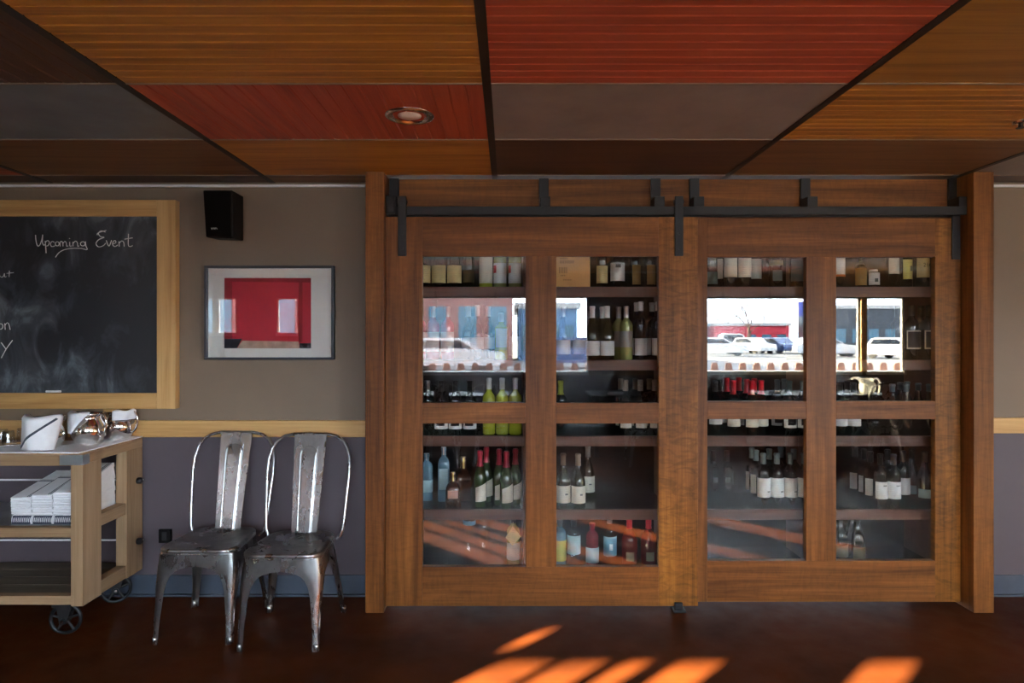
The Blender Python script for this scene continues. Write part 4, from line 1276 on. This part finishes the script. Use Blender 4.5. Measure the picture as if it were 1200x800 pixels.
# ------------------------------------------------------------------ the room behind the camera, seen in the glass
def table(x, y, w_, d_, label):
    t = thing('dining_table', label, 'table', (x, y, 0), 0, 'dining tables by the windows')
    MB().box(x - w_ / 2, x + w_ / 2, y - d_ / 2, y + d_ / 2, .72, .75).build('table_top', 'table_black', t, .004)
    for sx in (-1, 1):
        for sy in (-1, 1):
            MB().box(x + sx * (w_ / 2 - .06) - .025, x + sx * (w_ / 2 - .06) + .025, y + sy * (d_ / 2 - .06) - .025, y + sy * (d_ / 2 - .06) + .025, 0, .72).build('leg', 'table_black', t, .002)
    return t
tabs = [(-.5, -1.2, 1.2, .75, 'black dining table by the windows opposite the front door'), (1.55, -1.2, 1.1, .75, 'black dining table between the two window groups'),
        (3.9, -1.2, 1.6, .75, 'black dining table by the windows with a white jug')]
for a in tabs:
    table(*a)
def roll(x, y, rz):
    mb = MB().lathe([(.006, -.10), (.016, -.098), (.018, 0), (.016, .098), (.006, .10)], 12)
    o = bpy.data.objects.new('napkin_roll', mb.mesh('napkin_roll', 'white_cloth')); C.objects.link(o)
    o.location = (x, y, .768); o.rotation_euler = (PI / 2, 0, rz)
    tag(o, 'white rolled napkin lying on a black dining table', 'napkin', 'napkin rolls on the dining tables')
for x, y, rz in ((-.8, -.95, .3), (-.2, -.98, 1.2), (1.3, -.95, 1.4), (1.8, -1.0, .9), (3.3, -.95, 1.3)):
    roll(x, y, rz)
jt = thing('ceramic_jug', 'white ceramic jug with curved spout on the dining table', 'jug', (4.45, -1.0, .7505))
child('body', MB().lathe([(.06, 0), (.075, .01), (.095, .07), (.09, .12), (.065, .16), (.075, .19), (.07, .19), (.06, .16), (.08, .10)], 24).mesh('body', 'white_ceramic'), jt)
child('handle', MB().tube([(.07, 0, .18), (.12, 0, .19), (.15, 0, .15), (.15, 0, .06), (.14, 0, .01)], .011, 8).mesh('handle', 'white_ceramic'), jt)
child('spout', MB().tube([(-.06, 0, .14), (-.11, 0, .19), (-.16, 0, .20), (-.20, 0, .18)], [.03, .02, .014, .010], 8).mesh('spout', 'white_ceramic'), jt)
for k, (x, y, rz) in enumerate(((-.75, -.55, 0), (-.2, -.55, 0), (1.55, -.5, 0), (3.5, -.55, 0), (4.3, -.55, 0))):
    c2 = copy_tree(ch1); c2.location = (x, y, 0); c2.rotation_euler = (0, 0, rz)
    c2['label'] = 'gunmetal cafe chair drawn up to a black dining table'
    c2['group'] = 'chairs at the dining tables'
for x, y in ((-.93, -1.3), (-.17, -1.3), (2.76, -1.3), (3.36, -1.3)):
    t = thing('pendant_bulb', 'bare glass bulb hanging on a black cord before the windows', 'pendant light', (x, y, CEIL), 0, 'pendant bulbs by the windows')
    MB().tube([(x, y, CEIL - .002), (x, y, 2.02)], .003, 6).build('cord', 'black_plastic', t)
    MB().lathe([(.014, 1.965), (.016, 1.97), (.016, 2.02), (.006, 2.03)], 12, c=(x, y, 0)).build('socket', 'black_plastic', t)
    MB().lathe([(.001, 1.86), (.018, 1.865), (.032, 1.89), (.030, 1.92), (.016, 1.955), (.013, 1.968)], 16, c=(x, y, 0)).build('bulb', 'g_tumbler', t)

# ------------------------------------------------------------------ outdoors
struct(MB().box(-140, 160, -190, WINY - WT, -.25, -.02), 'ground', 'asphalt')
fn = thing('picket_fence', 'pale wooden picket fence just outside the windows', 'fence', (1.5, -3.1, 0))
for zr in (.35, .78):
    MB().box(-7, 8, -3.14, -3.11, zr, zr + .07).build('fence_rail', 'fence_wood', fn)
pk = MB().prism([(-.055, -.02), (.055, -.02), (.055, 1.0), (.035, 1.05), (-.035, 1.05), (-.055, 1.0)], -.012, .012).mesh('picket', 'fence_wood')
x = -6.9
while x < 8:
    o = child('picket', pk, fn); o.location = (x - 1.5, .002, 0); x += .22
def building(name, label, x0, x1, y0, y1, h, mat, win, cols, rows, wz0, wh, roof='stucco_far'):
    b = thing(name, label, 'building', ((x0 + x1) / 2, y1, 0))
    MB().box(x0, x1, y0, y1, -.02, h).build('wall', mat, b)
    MB().box(x0 - .2, x1 + .2, y0, y1 + .25, h, h + .35).build('roof_edge', roof, b)
    for i in range(cols):
        for j in range(rows):
            a = x0 + (x1 - x0) * (i + .2) / cols; c = x0 + (x1 - x0) * (i + .8) / cols
            z = wz0 + j * (wh + 1.2)
            MB().box(a, c, y1 - .1, y1 + .03, z, z + wh).build('window', win, b)
    return b
building('brick_building', 'brick building with tall teal windows across the lot', -12, .2, -38, -26, 7.5, 'brick_far', 'glass_far', 8, 2, .8, 2.2)
building('office_building', 'pale blue office building with a flat roof across the lot', .6, 4.2, -44, -33, 3.2, 'bluewall_far', 'glass_far', 4, 1, .6, 1.6)
building('diner', 'long low red building with pale roof edge across the lot', 26, 35.5, -84, -75, 2.9, 'red_far', 'glass_far', 5, 1, .8, 1.0)
building('store_building', 'blue store building beyond the parking lot', 19, 24.5, -84, -75, 3.4, 'bluewall_far', 'car_glass', 4, 1, .7, 1.5)
building('garage_building', 'dark grey garage building beyond the roadside sign', 33.5, 42, -68, -60, 4.4, 'car_glass', 'glass_far', 5, 1, .9, 1.4)
building('sun_blocker', 'added unseen brick block keeping sun out of the wide window', -7.5, -4.6, -8.7, -7.6, 4.9, 'brick_far', 'glass_far', 2, 1, 1.0, 1.4)  # brick block added out of view to stop sun through the wide window
sg = thing('roadside_sign', 'blue roadside sign on a steel pole', 'sign', (20.9, -38, 0))
MB().tube([(20.9, -38, -.02), (20.9, -38, 3.9)], .12, 10).build('pole', 'zinc', sg)
MB().box(20.1, 21.7, -38.1, -37.9, 2.9, 3.9).build('sign_panel', 'sign_blue', sg)
def car(label, mat, x, y, rz, van=False):
    t = thing('car', label, 'car', (x, y, -.02), rz, 'cars in the parking lot')
    top = 1.85 if van else 1.45
    low = [(-2.2, .28), (2.2, .28), (2.25, .55), (2.15, .82), (1.2, .95), (-1.9, .98), (-2.2, .85), (-2.25, .5)]
    cab_ = [(-1.9, .96), (1.15, .94), (.45, top - .05), (.2, top), (-1.2, top), (-1.5, top - .06)]
    child('body', MB().prism(low, -.88, .88).mesh('body', mat), t)
    child('cabin', MB().prism(cab_, -.74, .74).mesh('cabin', mat), t)
    gl = [(-1.6, 1.0), (.95, 1.0), (.38, top - .12), (-1.3, top - .12)]
    child('side_window', MB().prism(gl, -.76, .76).mesh('side_window', 'car_glass'), t)
    for sx in (-1.35, 1.4):
        for sy in (-.86, .70):
            child('wheel', MB().add(*ring_disc(sx, sy, .33, .33, .16, 16)).mesh('wheel', 'rubber'), t)
for i, (m_, x, y, rz, lab) in enumerate((('car_white', 18.0, -50, .2, 'white car parked before the blue store'), ('car_white', 22.2, -52, 1.3, 'white car parked nose-on beside the navy car'),
        ('car_navy', 24.6, -52, 1.4, 'navy car parked nose-on in the lot'), ('car_silver', 28.2, -52, .2, 'silver car parked before the red building'),
        ('car_white', 23.5, -60, .1, 'white van parked broadside behind the navy car'), ('car_navy', 3.4, -24, 0., 'navy car parked before the office building'),
        ('car_silver', 24, -42, 0.2, 'silver car parked by the roadside sign'), ('car_silver', -2.4, -21, 0.05, 'silver car parked before the brick building'),
        ('car_white', 26.5, -37, 1.2, 'white car parked near the grey garage'), ('car_white', 16.5, -44, 0.3, 'white car parked alone in the near lot'))):
    car(lab, m_, x, y, rz, 'van' in lab)
def bare_tree(label, x, y, h, seed):
    rr_ = random.Random(seed)
    t = thing('bare_tree', label, 'tree', (x, y, -.02), 0, 'bare winter trees')
    child('trunk', MB().tube([(0, 0, 0), (.1, 0, h * .3), (.0, .1, h * .5)], [.22, .17, .12], 8).mesh('trunk', 'bark'), t)
    mb = MB()
    def br(p, d, l, r, lev):
        q = p + d * l
        mb.tube([p, (p + q) / 2 + Vector((rr_.uniform(-.1, .1), 0, rr_.uniform(0, .1))), q], [r, r * .8, r * .55], 4)
        if lev < 4:
            for _ in range(3):
                nd = (d + Vector((rr_.uniform(-.8, .8), rr_.uniform(-.8, .8), rr_.uniform(-.1, .6)))).normalized()
                br(q, nd, l * .68, r * .55, lev + 1)
    for k in range(4):
        br(Vector((.02, .05, h * (.3 + .06 * k))), Vector((math.cos(k * 1.6), math.sin(k * 1.6), 1.0)).normalized(), h * .2, .08, 0)
    child('branches', mb.mesh('branches', 'bark'), t)
bare_tree('bare tree before the brick building', -6.5, -19, 7, 1)
bare_tree('bare tree standing beyond the low red building', 33, -92, 7, 2)
bare_tree('bare tree standing between store and red building', 25.3, -90, 6, 3)
bare_tree('bare tree near the grey garage', 27, -66, 6, 4)
